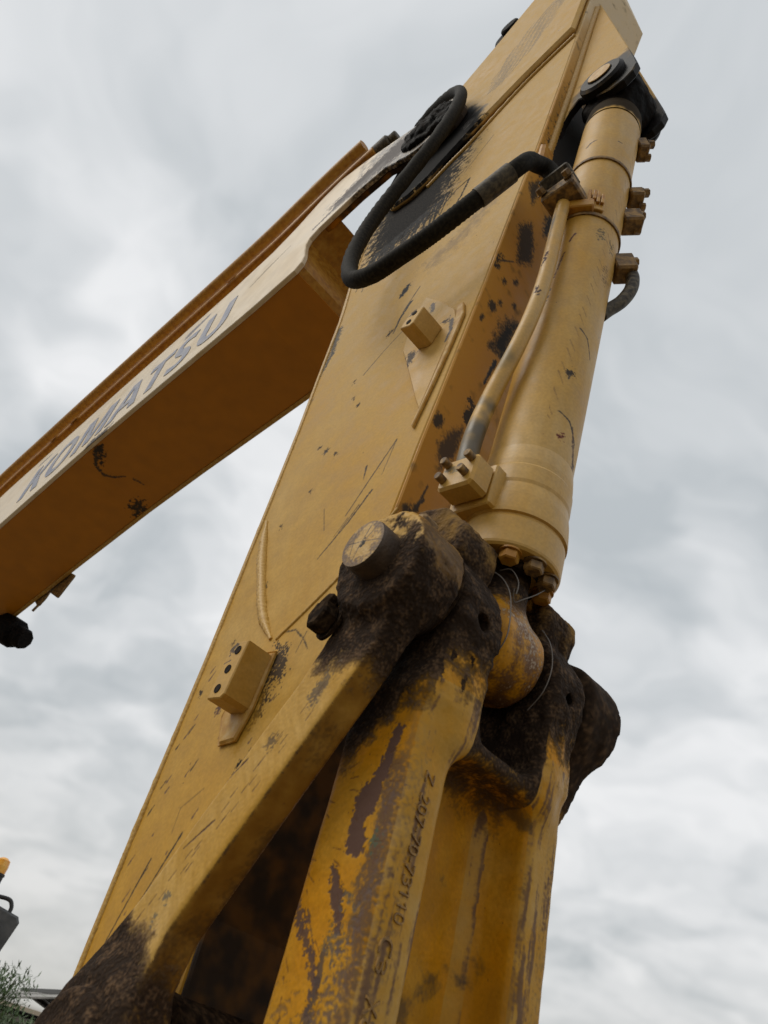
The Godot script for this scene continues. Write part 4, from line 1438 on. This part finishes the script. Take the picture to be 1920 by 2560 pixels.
	for q in [Vector2(-0.026, 0.021), Vector2(0.026, 0.022), Vector2(-0.027, -0.012), Vector2(0.020, -0.008)]:
		m = Mb.new()
		var at := Vector3(-0.680, 2.345, -0.6255) + pb * Vector3(q.x, q.y, 0)
		lathe(m, [Vector2(0, 0.017), Vector2(0.0066, 0.017), Vector2(0.0077, 0.0155), Vector2(0.0077, 0.0)], at, Vector3(0, 0, 1), 16)
		commit(m, "bolt", M.dirty, blk)
	# hard pipe
	m = Mb.new()
	var pipe := smooth_path([Vector3(-0.605, 3.235, -0.673), Vector3(-0.607, 3.16, -0.671), Vector3(-0.6125, 2.935, -0.669), Vector3(-0.625, 2.815, -0.668), Vector3(-0.645, 2.72, -0.667), Vector3(-0.672, 2.63, -0.667), Vector3(-0.690, 2.55, -0.664), Vector3(-0.695, 2.47, -0.657), Vector3(-0.690, 2.40, -0.650), Vector3(-0.684, 2.365, -0.648)], 8)
	sweep(m, pipe, func(s): return 0.0165 + 0.0022 * clampf((s - 0.5) * 4.0, 0.0, 1.0), 24)
	b = bake(m, 0.0012, func(p, n):
		p_tube(p, n)
		var w := n_mid.get_noise_3dv(p * 0.8)
		var k := clampf((2.56 - p.y) * 9.0 + w * 0.9, 0.0, 1.0) * clampf(n.x * 0.9 + n.z * 0.5 + 0.6, 0.0, 1.0)
		pc = pc.lerp(Color(0.25, 0.225, 0.18), k * 0.85)
		var j := clampf((p.y - 3.0) * 9.0, 0.0, 1.0) * clampf(0.55 - absf(n.x + 0.1) * 2.2 + w * 0.5, 0.0, 1.0) * clampf((3.19 - p.y) * 30.0, 0.0, 1.0)
		pc = pc.lerp(Color(0.25, 0.22, 0.19), j)
		var g := clampf(n_low.get_noise_3dv(p * 2.5) * 3.0 - 0.9 + w, 0.0, 1.0)
		pc = pc.lerp(Color(0.36, 0.32, 0.2), g * 0.5))
	blot(b, 5, V2([-0.613, 3.0, -0.606, 3.005, -0.607, 2.97, -0.615, 2.955]), Color(0.27, 0.18, 0.16), 1.0, 0.002, 0.003)
	spot(b, 5, Vector2(-0.612, 2.86), Vector2(0.003, 0.012), 0.1, Color(0.25, 0.17, 0.15))
	commit(m, "pipe", baked(b, 0.15), a)
	# upper clamp block that joins pipe and hose
	m = Mb.new()
	rbox(m, Vector3(-0.604, 3.262, -0.668), Vector3(0.088, 0.040, 0.066), 0.005, Basis(Vector3(0, 0, 1), 0.12))
	commit(m, "pipe_clamp", M.dirty, a)
	m = Mb.new()
	rbox(m, Vector3(-0.585, 3.232, -0.695), Vector3(0.085, 0.032, 0.03), 0.004, Basis(Vector3(0, 1, 0), 0.5))
	commit(m, "clamp_bracket", M.paint_shade, a)
	for q in [Vector3(-0.640, 3.262, -0.633), Vector3(-0.571, 3.272, -0.633)]:
		m = Mb.new()
		hex_bolt(m, q, Vector3(-0.1, 0.25, 1), 0.011, 0.017)
		commit(m, "bolt", M.dirty, a)
	# folded ends of the clamp strap on the barrel
	var teeth := [[58.0, 3.295, 0.02], [50.0, 3.298, 0.012], [44.0, 3.29, 0.022], [37.0, 3.286, 0.014]]
	for q in teeth:
		m = Mb.new()
		var th := deg_to_rad(q[0])
		var o := Vector3(cos(th), 0, sin(th))
		rbox(m, ax(q[1] - 0.02) + o * 0.084, Vector3(0.008, q[2] + 0.03, 0.016), 0.002, Basis(Vector3(-o.z, 0, o.x), Vector3.UP, o).orthonormalized())
		commit(m, "strap_fold", M.paint_shade, a)
	m = Mb.new()
	for k in 5:
		var th := deg_to_rad(36.0 + 7.0 * k)
		var o := Vector3(cos(th), 0, sin(th))
		rbox(m, ax(3.248) + o * 0.082, Vector3(0.013, 0.05, 0.007), 0.002, Basis(Vector3(-o.z, 0, o.x), Vector3.UP, o).orthonormalized())
	commit(m, "strap", M.paint, a)
	# fittings on the far side
	var far := Vector3(cos(deg_to_rad(-42.0)), 0, sin(deg_to_rad(-42.0)))
	var fb := Basis(Vector3(-far.z, 0, far.x), Vector3.UP, far).orthonormalized()
	for q in [[3.70, 0.089, 0.03, 0.05], [3.445, 0.097, 0.036, 0.035], [3.335, 0.096, 0.05, 0.05], [3.135, 0.098, 0.05, 0.06]]:
		m = Mb.new()
		rbox(m, ax(q[1 - 1]) + far * q[1], Vector3(0.05, q[3], q[2]), 0.005, fb * Basis(Vector3(1, 0, 0), -0.3))
		commit(m, "fitting", M.dirty, a)
		m = Mb.new()
		hex_bolt(m, ax(q[0] + 0.012) + far * (q[1] + 0.012) + fb.x * 0.01, far + Vector3(0, 0.35, 0), 0.0115, 0.02)
		hex_bolt(m, ax(q[0] - 0.014) + far * (q[1] + 0.012) - fb.x * 0.012, far + Vector3(0, 0.1, 0), 0.0105, 0.018)
		commit(m, "bolt", M.dirty, a)
	m = Mb.new()
	sweep(m, smooth_path([ax(3.15) + far * 0.098, ax(3.11) + far * 0.122, ax(3.06) + far * 0.124, ax(3.01) + far * 0.108, ax(2.975) + far * 0.085, ax(2.95) + far * 0.07], 8), func(_s): return 0.0155, 16)
	commit(m, "pipe_elbow", M.greymetal, a)
	# rod and rod eye
	m = Mb.new()
	lathe(m, [Vector2(0.044, 2.14), Vector2(0.044, 2.233)].map(func(q): return Vector2(q.x, (q.y - 2.24) * CA.length())), ax(2.24), A, 40)
	lathe(m, [Vector2(0.058, 2.216), Vector2(0.06, 2.222), Vector2(0.06, 2.2315)].map(func(q): return Vector2(q.x, (q.y - 2.24) * CA.length())), ax(2.24), A, 40)
	commit(m, "rod", M.grease, a)
	m = Mb.new()
	nets(m, func(p: Vector3) -> float:
		var q := Vector2(p.x - PIN.x, p.y - PIN.y)
		var e := extr(q.length() - 0.071, absf(p.z + 0.785) - 0.056, 0.016)
		var s := ax(p.y) - p
		var t := clampf((p.y - 2.10) / 0.12, 0.0, 1.0)
		var neck := extr(Vector2(s.x, s.z).length() - lerpf(0.048, 0.044, t), absf(p.y - 2.15) - 0.055, 0.008)
		return smin(e, neck, 0.03) + 0.0012 * n_mid.get_noise_3dv(p * 2.0), Vector3(-0.77, 2.0, -0.86), Vector3(-0.59, 2.22, -0.71), 0.0045)
	b = bake(m, 0.0013, p_eye)
	commit(m, "rod_eye", baked(b, 0.3, 0.35), a)
	# pin of the foot
	var p := thing("foot_pin", "black greased pin with pale end cap through the cylinder foot lugs", "pin", Vector3(-0.556, 3.93, ZC))
	m = Mb.new()
	lathe(m, disc_prof(0.040, -0.14, 0.124, 0.004), Vector3(-0.556, 3.93, ZC), Vector3(0, 0, 1), 28)
	commit(m, "shaft", M.tar, p)
	m = Mb.new()
	lathe(m, disc_prof(0.036, 0.124, 0.127, 0.001), Vector3(-0.556, 3.93, ZC), Vector3(0, 0, 1), 28)
	commit(m, "end_cap", M.paint, p)

func barrel_marks(b: Dictionary) -> void:
	var D := Color(0.24, 0.2, 0.16)
	# seen faces: +x (axes z, y) and +z (axes x, y)
	stroke(b, 5, V2([-0.585, 3.56, -0.575, 3.575, -0.56, 3.578]), 0.006, 0.003, D)
	stroke(b, 1, V2([-0.737, 3.575, -0.745, 3.575]), 0.004, 0.002, D)
	blot(b, 1, V2([-0.735, 3.155, -0.748, 3.165, -0.752, 3.13, -0.742, 3.115]), Color(0.36, 0.32, 0.23), 0.9, 0.002, 0.008, 0.0, 0.7, 0.8)
	blot(b, 1, V2([-0.772, 3.14, -0.787, 3.15, -0.79, 3.115, -0.776, 3.11]), Color(0.38, 0.33, 0.24), 0.9, 0.002, 0.009, 0.0, 0.7, 1.0)
	blot(b, 1, V2([-0.77, 3.04, -0.785, 3.05, -0.79, 3.0, -0.778, 2.99]), Color(0.45, 0.35, 0.22), 0.8, 0.002, 0.012, 0.0, 0.7, 1.2)
	stroke(b, 5, V2([-0.582, 3.13, -0.588, 3.115, -0.592, 3.10]), 0.005, 0.003, Color(0.3, 0.16, 0.13))
	stroke(b, 1, V2([-0.715, 2.95, -0.722, 2.955]), 0.004, 0.002, D)
	spot(b, 1, Vector2(-0.745, 2.665), Vector2(0.007, 0.009), 0.0, D, 1.0, 0.002, 0.006)
	stroke(b, 1, V2([-0.745, 2.66, -0.743, 2.645]), 0.004, 0.002, D)
	stroke(b, 1, V2([-0.745, 2.80, -0.765, 2.785, -0.785, 2.74]), 0.003, 0.002, D)
	stroke(b, 1, V2([-0.74, 2.555, -0.765, 2.545, -0.79, 2.51]), 0.003, 0.004, D)
	stroke(b, 1, V2([-0.775, 2.54, -0.785, 2.51, -0.80, 2.47, -0.805, 2.44]), 0.003, 0.012, Color(0.33, 0.24, 0.15), 0.8, 1.0)
	spot(b, 1, Vector2(-0.752, 2.50), Vector2(0.004, 0.006), 0.0, Color(0.36, 0.15, 0.11))
	stroke(b, 5, V2([-0.622, 2.93, -0.625, 2.90, -0.64, 2.87, -0.648, 2.84]), 0.006, 0.016, Color(0.33, 0.3, 0.25), 0.9, 1.0)
	stroke(b, 5, V2([-0.60, 3.06, -0.615, 2.97]), 0.003, 0.002, Color(0.28, 0.18, 0.14), 0.9, 1.0)
	for k in 34:
		var y := 2.46 + 1.25 * fposmod(k * 0.6180339, 1.0)
		var z := -0.80 + 0.09 * fposmod(k * 0.3819, 1.0)
		stroke(b, 1, PackedVector2Array([Vector2(z, y), Vector2(z - 0.012, y - 0.016 - 0.02 * fposmod(k * 0.77, 1.0))]), 0.002, 0.001, Color(0.5, 0.38, 0.22), 0.7, 0.8)

# ------------------------------------------------------------------ linkage
func linkage() -> void:
	# guide links
	var bar := V2([-0.735, 2.06, -0.758, 1.992, -0.789, 1.925, -0.823, 1.873, -0.894, 1.760, -0.971, 1.635, -1.02, 1.575, -1.05, 1.50, -1.03, 1.38, -0.93, 1.35, -0.905, 1.45, -0.895, 1.53, -0.876, 1.606, -0.838, 1.668, -0.780, 1.762, -0.728, 1.845, -0.67, 1.935, -0.62, 2.04, -0.66, 2.1])
	for s in [0, 1]:
		var label := "near flat steel guide link, yellow with brown grease at both ends" if s == 0 else "far guide link, dark greasy rounded end seen against the sky"
		var g := thing("guide_link", label, "link", Vector3(-0.84, 1.45, -0.565 if s == 0 else -1.005), "guide links between the arm and the linkage pin")
		var fn := func(p0: Vector3) -> float:
			var p := p0 if s == 0 else Vector3(p0.x, p0.y, -1.57 - p0.z)
			var q := Vector2(p.x, p.y)
			var d := extr(sd_poly(q, bar), absf(p.z + 0.566) - 0.026, 0.008)
			var r := (q - PIN).length()
			var boss := extr(r - 0.083, absf(p.z + 0.566) - 0.047, 0.008)
			d = smin(d, boss, 0.03)
			var q2 := q - Vector2(-0.970, 1.462)
			d = smin(d, extr(q2.length() - 0.100, absf(p.z + 0.568) - 0.038, 0.016), 0.03)
			d = minf(d, extr(q2.length() - 0.072, absf(p.z + 0.550) - 0.042, 0.012))
			var cake := clampf((0.18 - r) * 12.0, 0.0, 1.0) + clampf((0.16 - q2.length()) * 12.0, 0.0, 1.0)
			return d - cake * (0.0022 * n_mid.get_noise_3dv(p * 2.2) + 0.0012 * n_fine.get_noise_3dv(p))
		var m := Mb.new()
		if s == 0:
			nets(m, fn, Vector3(-1.13, 1.30, -0.625), Vector3(-0.58, 2.19, -0.49), 0.0048)
		else:
			nets(m, fn, Vector3(-1.13, 1.30, -1.08), Vector3(-0.58, 2.19, -0.945), 0.009)
		var b := bake(m, 0.0015 if s == 0 else 0.005, p_guide)
		if s == 0:
			guide_marks(b)
		commit(m, "bar", baked(b, 0.4, 0.28), g)
		if s == 0:
			m = Mb.new()
			hex_bolt(m, Vector3(-0.762, 2.008, -0.541), Vector3(-0.15, 0.1, 1), 0.024, 0.030)
			commit(m, "bolt", M.grease, g)
			m = Mb.new()
			lathe(m, disc_prof(0.016, 0.0, 0.022, 0.005), Vector3(-0.770, 2.036, -0.543), Vector3(-0.3, 0.4, 1), 9)
			commit(m, "nut", M.grease, g)
			m = Mb.new()
			rbox(m, Vector3(-0.668, 2.176, -0.572), Vector3(0.038, 0.034, 0.034), 0.006, Basis(Vector3(0, 0, 1), -0.25))
			commit(m, "lock_tab", M.dirty, g)
			m = Mb.new()
			lathe(m, [Vector2(0.06, 0.0), Vector2(0.076, 0.0), Vector2(0.079, 0.004), Vector2(0.076, 0.010), Vector2(0.06, 0.010)], Vector3(PIN.x, PIN.y, -0.620), Vector3(0, 0, 1), 40)
			commit(m, "spacer_ring", M.grease, g)
	# pin through links and rod eye
	var pn := thing("linkage_pin", "round steel pin with scratched pale end face in the greasy joint", "pin", Vector3(PIN.x, PIN.y, ZC))
	var pm := Mb.new()
	lathe(pm, [Vector2(0.040, -0.275), Vector2(0.040, 0.293), Vector2(0.0385, 0.2975), Vector2(0.0, 0.299)], Vector3(PIN.x, PIN.y, ZC), Vector3(0, 0, 1), 40)
	var pb := bake(pm, 0.0011, func(p, n):
		var f := n_fine.get_noise_3dv(p * 1.3)
		var w := n_mid.get_noise_3dv(p * 1.6)
		var r := Vector2(p.x, p.y).distance_to(PIN)
		pc = DUSTY.lerp(TAN, clampf(0.5 + w, 0.0, 1.0)).lerp(MUD, clampf((r - 0.024) * 60.0 + w * 1.4 + f * 0.8, 0.0, 0.9))
		pr = 0.6
		ph = 0.5 + 0.15 * f
		if n.z < 0.5:
			pc = pc.lerp(GREASE.lerp(MUD, 0.35 + 0.4 * w), 0.95))
	var D := Color(0.3, 0.24, 0.18)
	stroke(pb, 5, V2([-0.712, 2.095, -0.645, 2.085]), 0.0016, 0.001, D)
	stroke(pb, 5, V2([-0.672, 2.118, -0.69, 2.06]), 0.0014, 0.001, D)
	stroke(pb, 5, V2([-0.665, 2.105, -0.69, 2.072]), 0.0014, 0.001, D)
	stroke(pb, 5, V2([-0.70, 2.112, -0.698, 2.065]), 0.0014, 0.001, D)
	spot(pb, 5, Vector2(PIN.x + 0.004, PIN.y), Vector2(0.0035, 0.0035), 0.0, Color(0.1, 0.08, 0.06))
	commit(pm, "shaft", baked(pb, 0.2), pn)
	bucket_link()

func guide_marks(b: Dictionary) -> void:
	var K := 5
	var D := Color(0.34, 0.25, 0.17)
	stroke(b, K, V2([-0.842, 1.815, -0.885, 1.775]), 0.003, 0.002, D)
	stroke(b, K, V2([-0.865, 1.735, -0.91, 1.70]), 0.003, 0.002, D)
	stroke(b, K, V2([-0.84, 1.655, -0.872, 1.60]), 0.003, 0.002, Color(0.5, 0.28, 0.14))
	spot(b, K, Vector2(-0.735, 1.91), Vector2(0.010, 0.026), -0.4, Color(0.42, 0.36, 0.29), 0.85, 0.008, 0.012)
	spot(b, K, Vector2(-0.803, 1.835), Vector2(0.008, 0.010), -0.4, Color(0.4, 0.33, 0.24), 0.8)
	spot(b, K, Vector2(-0.905, 1.64), Vector2(0.006, 0.006), 0.0, GREY, 0.7)
	spot(b, K, Vector2(-0.912, 1.615), Vector2(0.005, 0.006), 0.0, GREY, 0.7)
	# worn bright and rusty lower edge
	stroke(b, K, V2([-0.79, 1.925, -0.825, 1.872, -0.896, 1.757, -0.97, 1.635]), 0.007, 0.005, Color(0.42, 0.36, 0.25), 0.6, 0.6)
	for k in 30:
		var t := fposmod(k * 0.6180339, 1.0)
		var p := Vector2(-0.74, 1.90).lerp(Vector2(-0.93, 1.62), t) + Vector2(0.03, 0.02) * n_fine.get_noise_1d(k * 7.7) * 2.0
		stroke(b, K, PackedVector2Array([p, p + Vector2(0.008, 0.012)]), 0.002, 0.001, D, 0.7)

func sd_bucket_link(p: Vector3) -> float:
	var az := absf(p.z - ZC)
	var q := Vector2(p.x, p.y)
	var ear := extr(sd_poly(q, EAR), absf(az - 0.115) - 0.047, 0.013)
	# legs
	var leg := sd_box(Vector3(p.x, p.y, az), Vector3(-0.695, 1.60, 0.1275), Vector3(0.07, 0.36, 0.0375), 0.018)
	# web between the legs
	var web := sd_box(Vector3(p.x, p.y, az), Vector3(-0.736, 1.58, 0.0), Vector3(0.030, 0.34, 0.12), 0.01)
	# bridge under the rod eye
	var br := sd_box(Vector3(p.x, p.y, az), Vector3(-0.697, 1.965, 0.0), Vector3(0.079, 0.08, 0.115), 0.014)
	var d := smin(ear, leg, 0.035)
	d = smin(d, smin(web, br, 0.05), 0.05)
	# room for the rod eye
	var room := extr(maxf((q - PIN - Vector2(0.045, 0.0)).length() - 0.176, -(p.x + 0.75)), absf(p.z - ZC) - 0.068, 0.025)
	d = smax(d, -room, 0.014)
	# lubrication holes in the front of the ears
	var hl := Vector2(p.y - 2.057, az - 0.112).length() - 0.0115
	d = smax(d, -maxf(hl, -(p.x + 0.67)), 0.004)
	var cake := clampf((p.y - 1.90) * 9.0, 0.0, 1.0)
	d -= cake * (0.0042 * n_mid.get_noise_3dv(p * 1.9) + 0.0014 * n_fine.get_noise_3dv(p))
	d -= (1.0 - cake) * 0.0008 * n_mid.get_noise_3dv(p)
	return d

var EAR := PackedVector2Array()

func bucket_link() -> void:
	EAR = V2([-0.598, 2.085, -0.600, 2.045, -0.614, 2.0, -0.626, 1.93, -0.762, 1.93, -0.782, 2.05, -0.782, 2.16, -0.775, 2.25, -0.745, 2.285, -0.69, 2.275, -0.631, 2.215, -0.628, 2.185, -0.638, 2.155, -0.612, 2.118])
	var o := thing("bucket_link", "worn yellow cast bucket link with raised part number and greasy top", "link", Vector3(-0.70, 1.1, ZC))
	var m := Mb.new()
	nets(m, sd_bucket_link, Vector3(-0.81, 1.22, -0.97), Vector3(-0.56, 2.31, -0.60), 0.0052)
	var b := bake(m, 0.0015, p_bucket_link, func(c: Vector3) -> int: return 0 if c.z > ZC else 1)
	var K := 5
	blot(b, K, V2([-0.667, 1.885, -0.682, 1.82, -0.706, 1.792, -0.701, 1.754, -0.699, 1.727, -0.678, 1.720, -0.668, 1.728, -0.670, 1.745, -0.682, 1.763, -0.666, 1.774, -0.663, 1.807, -0.651, 1.88]), RUST, 0.97, 0.0016, 0.0032, -0.22, 0.7)
	blot(b, K, V2([-0.716, 1.710, -0.706, 1.710, -0.685, 1.685, -0.672, 1.643, -0.680, 1.640, -0.699, 1.668]), RUST, 0.97, 0.0016, 0.004, -0.22, 0.7)
	stroke(b, K, V2([-0.756, 1.662, -0.738, 1.645, -0.713, 1.621, -0.692, 1.592, -0.692, 1.565]), 0.014, 0.007, RUST, 0.9, 1.0)
	stroke(b, K, V2([-0.735, 1.662, -0.705, 1.62, -0.690, 1.585]), 0.003, 0.002, RUST, 0.9, 1.0)
	stroke(b, K, V2([-0.69, 1.625, -0.686, 1.59, -0.69, 1.55, -0.70, 1.50]), 0.008, 0.014, Color(0.33, 0.27, 0.24), 0.85, 1.0)
	blot(b, K, V2([-0.676, 1.682, -0.648, 1.673, -0.666, 1.655, -0.694, 1.635, -0.676, 1.610, -0.655, 1.625]), Color(0.38, 0.34, 0.31), 0.85, 0.004, 0.014, -0.1, 0.75, 0.7)
	blot(b, K, V2([-0.655, 1.80, -0.642, 1.80, -0.648, 1.70, -0.672, 1.60, -0.70, 1.45, -0.67, 1.40, -0.645, 1.55, -0.64, 1.70]), Color(0.40, 0.33, 0.30), 0.8, 0.006, 0.014, -0.1, 0.75, 1.0)
	blot(b, K, V2([-0.662, 1.745, -0.650, 1.75, -0.648, 1.735, -0.655, 1.725]), Color(0.34, 0.37, 0.3), 0.9, 0.002, 0.006)
	blot(b, K, V2([-0.765, 1.57, -0.70, 1.56, -0.68, 1.48, -0.72, 1.42, -0.765, 1.44]), Color(0.42, 0.33, 0.27), 0.6, 0.01, 0.03, -0.1, 0.75, 1.3)
	for k in 44:
		var p := Vector2(-0.76 + 0.11 * fposmod(k * 0.6180339, 1.0), 1.40 + 0.48 * fposmod(k * 0.7548777, 1.0))
		var d := Vector2(0.012, 0).rotated(TAU * fposmod(k * 0.381, 1.0))
		stroke(b, K, PackedVector2Array([p, p + d * (0.4 + fposmod(k * 0.23, 1.0))]), 0.0016, 0.001, Color(0.36, 0.24, 0.15), 0.75, 1.0)
	commit(m, "casting", baked(b, 0.35, 0.28), o)
	# raised casting number on the front edge, reading downwards
	var sf := SystemFont.new()
	sf.font_names = PackedStringArray(["Droid Sans"])
	sf.font_weight = 500
	var nm := noise_mat(Color(0.40, 0.30, 0.17), Color(0.52, 0.39, 0.19), Color(0.66, 0.50, 0.24), 0.6, 30.0, 0.5, 0.0, 0.6, 61)
	for q in [["Z", 1.834, -0.656, 0.014, 0.016], ["207-70-73110", 1.806, -0.654, 0.142, 0.0165], ["C", 1.648, -0.644, 0.018, 0.020], ["3", 1.628, -0.643, 0.015, 0.016], ["X80", 1.592, -0.642, 0.05, 0.02]]:
		var tm := TextMesh.new()
		tm.font = sf
		tm.text = q[0]
		tm.font_size = 48
		tm.depth = 0.005
		tm.pixel_size = 0.0004
		tm.horizontal_alignment = HORIZONTAL_ALIGNMENT_LEFT
		tm.vertical_alignment = VERTICAL_ALIGNMENT_BOTTOM
		tm.material = nm
		var ab := tm.get_aabb()
		var tx := MeshInstance3D.new()
		tx.mesh = tm
		tx.name = "casting_mark"
		o.add_child(tx, true)
		var bs := Basis(Vector3(0, -1, 0) * (q[3] / ab.size.x), Vector3(0, 0, -1) * (q[4] / ab.size.y), Vector3(1, 0, 0))
		tx.transform = Transform3D(bs, Vector3(-0.6255, q[1], q[2] + q[4] * 0.5) - o.position - bs * Vector3(ab.position.x, ab.position.y, 0.0))

# ------------------------------------------------------------------ hose and wires
func hose() -> void:
	var h := thing("hydraulic_hose", "thick black hydraulic hose looping from the boom tip to the cylinder", "hose", Vector3(-0.95, 3.3, -0.52))
	var pts := [Vector3(-1.45, 4.74, -0.62), Vector3(-1.30, 4.66, -0.585), Vector3(-1.15, 4.52, -0.56), Vector3(-1.075, 4.35, -0.548), Vector3(-1.052, 4.15, -0.538), Vector3(-1.075, 3.95, -0.53), Vector3(-1.135, 3.76, -0.522), Vector3(-1.185, 3.60, -0.514), Vector3(-1.205, 3.45, -0.508), Vector3(-1.19, 3.29, -0.503), Vector3(-1.125, 3.14, -0.50), Vector3(-1.035, 3.085, -0.503), Vector3(-0.955, 3.10, -0.51), Vector3(-0.86, 3.125, -0.517), Vector3(-0.755, 3.19, -0.53), Vector3(-0.70, 3.235, -0.54)]
	var path := smooth_path(pts, 30)
	var m := Mb.new()
	sweep(m, path, func(s): return 0.0228 + 0.0009 * sin(s * 1000.0), 20)
	commit(m, "hose", M.rubber, h)
	m = Mb.new()
	sweep(m, smooth_path([Vector3(-0.745, 3.197, -0.532), Vector3(-0.70, 3.235, -0.54), Vector3(-0.672, 3.262, -0.546)], 6), func(_s): return 0.0252, 20)
	commit(m, "ferrule", M.greymetal, h)
	m = Mb.new()
	sweep(m, smooth_path([Vector3(-0.680, 3.255, -0.545), Vector3(-0.655, 3.285, -0.552), Vector3(-0.648, 3.335, -0.57), Vector3(-0.650, 3.372, -0.598), Vector3(-0.640, 3.385, -0.628), Vector3(-0.622, 3.35, -0.655), Vector3(-0.61, 3.30, -0.668)], 8), func(_s): return 0.0215, 20)
	commit(m, "elbow", M.rubber, h)
	m = Mb.new()
	var bs := Basis(Vector3(0, 0, 1), 0.25) * Basis(Vector3(1, 0, 0), -0.5)
	rbox(m, Vector3(-0.612, 3.318, -0.652), Vector3(0.080, 0.048, 0.056), 0.005, bs)
	commit(m, "flange_block", M.greymetal, h)
	for q in [Vector2(-0.028, 0.018), Vector2(0.028, 0.018), Vector2(-0.028, -0.018), Vector2(0.028, -0.018)]:
		m = Mb.new()
		hex_bolt(m, Vector3(-0.612, 3.318, -0.652) + bs * Vector3(q.x, 0.024, q.y), bs.y, 0.009, 0.016)
		commit(m, "bolt", M.greymetal, h)

func wires() -> void:
	var w := thing("wire", "thin loose wire curled around the greasy rod eye", "wire", Vector3(-0.64, 2.15, -0.75))
	var wm := StandardMaterial3D.new()
	wm.albedo_color = Color(0.42, 0.39, 0.36)
	wm.metallic = 0.6
	wm.roughness = 0.45
	var sets := [
		[Vector3(-0.664, 2.172, -0.69), Vector3(-0.646, 2.185, -0.705), Vector3(-0.628, 2.178, -0.72), Vector3(-0.612, 2.15, -0.728), Vector3(-0.604, 2.11, -0.729), Vector3(-0.604, 2.07, -0.729), Vector3(-0.62, 2.04, -0.729), Vector3(-0.635, 2.022, -0.728)],
		[Vector3(-0.628, 2.155, -0.842), Vector3(-0.610, 2.125, -0.844), Vector3(-0.603, 2.085, -0.845), Vector3(-0.612, 2.045, -0.844), Vector3(-0.635, 2.015, -0.842)],
		[Vector3(-0.606, 2.222, -0.82), Vector3(-0.612, 2.19, -0.795), Vector3(-0.618, 2.165, -0.77), Vector3(-0.625, 2.155, -0.76), Vector3(-0.622, 2.16, -0.75), Vector3(-0.618, 2.17, -0.745)],
		[Vector3(-0.640, 2.20, -0.73), Vector3(-0.622, 2.20, -0.735), Vector3(-0.612, 2.18, -0.745), Vector3(-0.615, 2.16, -0.748)],
	]
	for s in sets:
		var m := Mb.new()
		sweep(m, smooth_path(s, 10), func(_s): return 0.0011, 6)
		commit(m, "strand", wm, w)

# ------------------------------------------------------------------ the machine's cab fittings at the far left
func far_machine() -> void:
	var D := 6.5
	var c := Vector3(0, 1.5, 0)
	var P := func(x: float, y: float, z: float) -> Vector3: return c + Vector3(x, y, z) * D
	var o := thing("cab_mirror", "dark grey cab mirror on a bent black tube at the left edge", "mirror", P.call(-0.925, 0.07, -0.375))
	var m := Mb.new()
	var e := Basis(Vector3(0.38, 0, -0.925).normalized(), Vector3.UP, Vector3(0.925, 0, 0.38).normalized())
	rbox(m, P.call(-0.9265, 0.049, -0.369), Vector3(0.24, 0.30, 0.07), 0.03, e * Basis(Vector3(0, 0, 1), -0.16))
	commit(m, "mirror_housing", noise_mat(Color(0.24, 0.245, 0.25), Color(0.29, 0.295, 0.30), Color(0.34, 0.34, 0.34), 0.5, 2.0, 0.5, 0.0, 0.0, 71), o)
	m = Mb.new()
	sweep(m, smooth_path([P.call(-0.935, 0.0790, -0.345), P.call(-0.9293, 0.0815, -0.3607), P.call(-0.9255, 0.0815, -0.3695), P.call(-0.9235, 0.0775, -0.3735), P.call(-0.9225, 0.072, -0.3745), P.call(-0.9215, 0.058, -0.3730), P.call(-0.922, 0.052, -0.370)], 6), func(_s): return 0.014, 12)
	commit(m, "mirror_arm", M.blackplastic, o)
	m = Mb.new()
	lathe(m, disc_prof(0.035, -0.03, 0.03, 0.01), P.call(-0.918, 0.049, -0.366), e.z, 16)
	commit(m, "clamp_knob", M.blackplastic, o)
	var q := thing("warning_beacon", "small orange beacon on a grey post at the left edge", "beacon", P.call(-0.9325, 0.085, -0.35))
	m = Mb.new()
	lathe(m, [Vector2(0.05, -0.5), Vector2(0.05, 0.09), Vector2(0.055, 0.092), Vector2(0.055, 0.105), Vector2(0, 0.105)], P.call(-0.9345, 0.085, -0.3465), Vector3.UP, 20)
	commit(m, "post", M.blackplastic, q)
	m = Mb.new()
	lathe(m, [Vector2(0.048, 0.105), Vector2(0.05, 0.15), Vector2(0.044, 0.19), Vector2(0.02, 0.205), Vector2(0, 0.207)], P.call(-0.9345, 0.0855, -0.3465), Vector3.UP, 20)
	commit(m, "lens", noise_mat(Color(0.88, 0.56, 0.12), Color(0.94, 0.66, 0.2), Color(0.96, 0.74, 0.3), 0.25, 4.0, 0.6, 0.0, 0.0, 72), q)
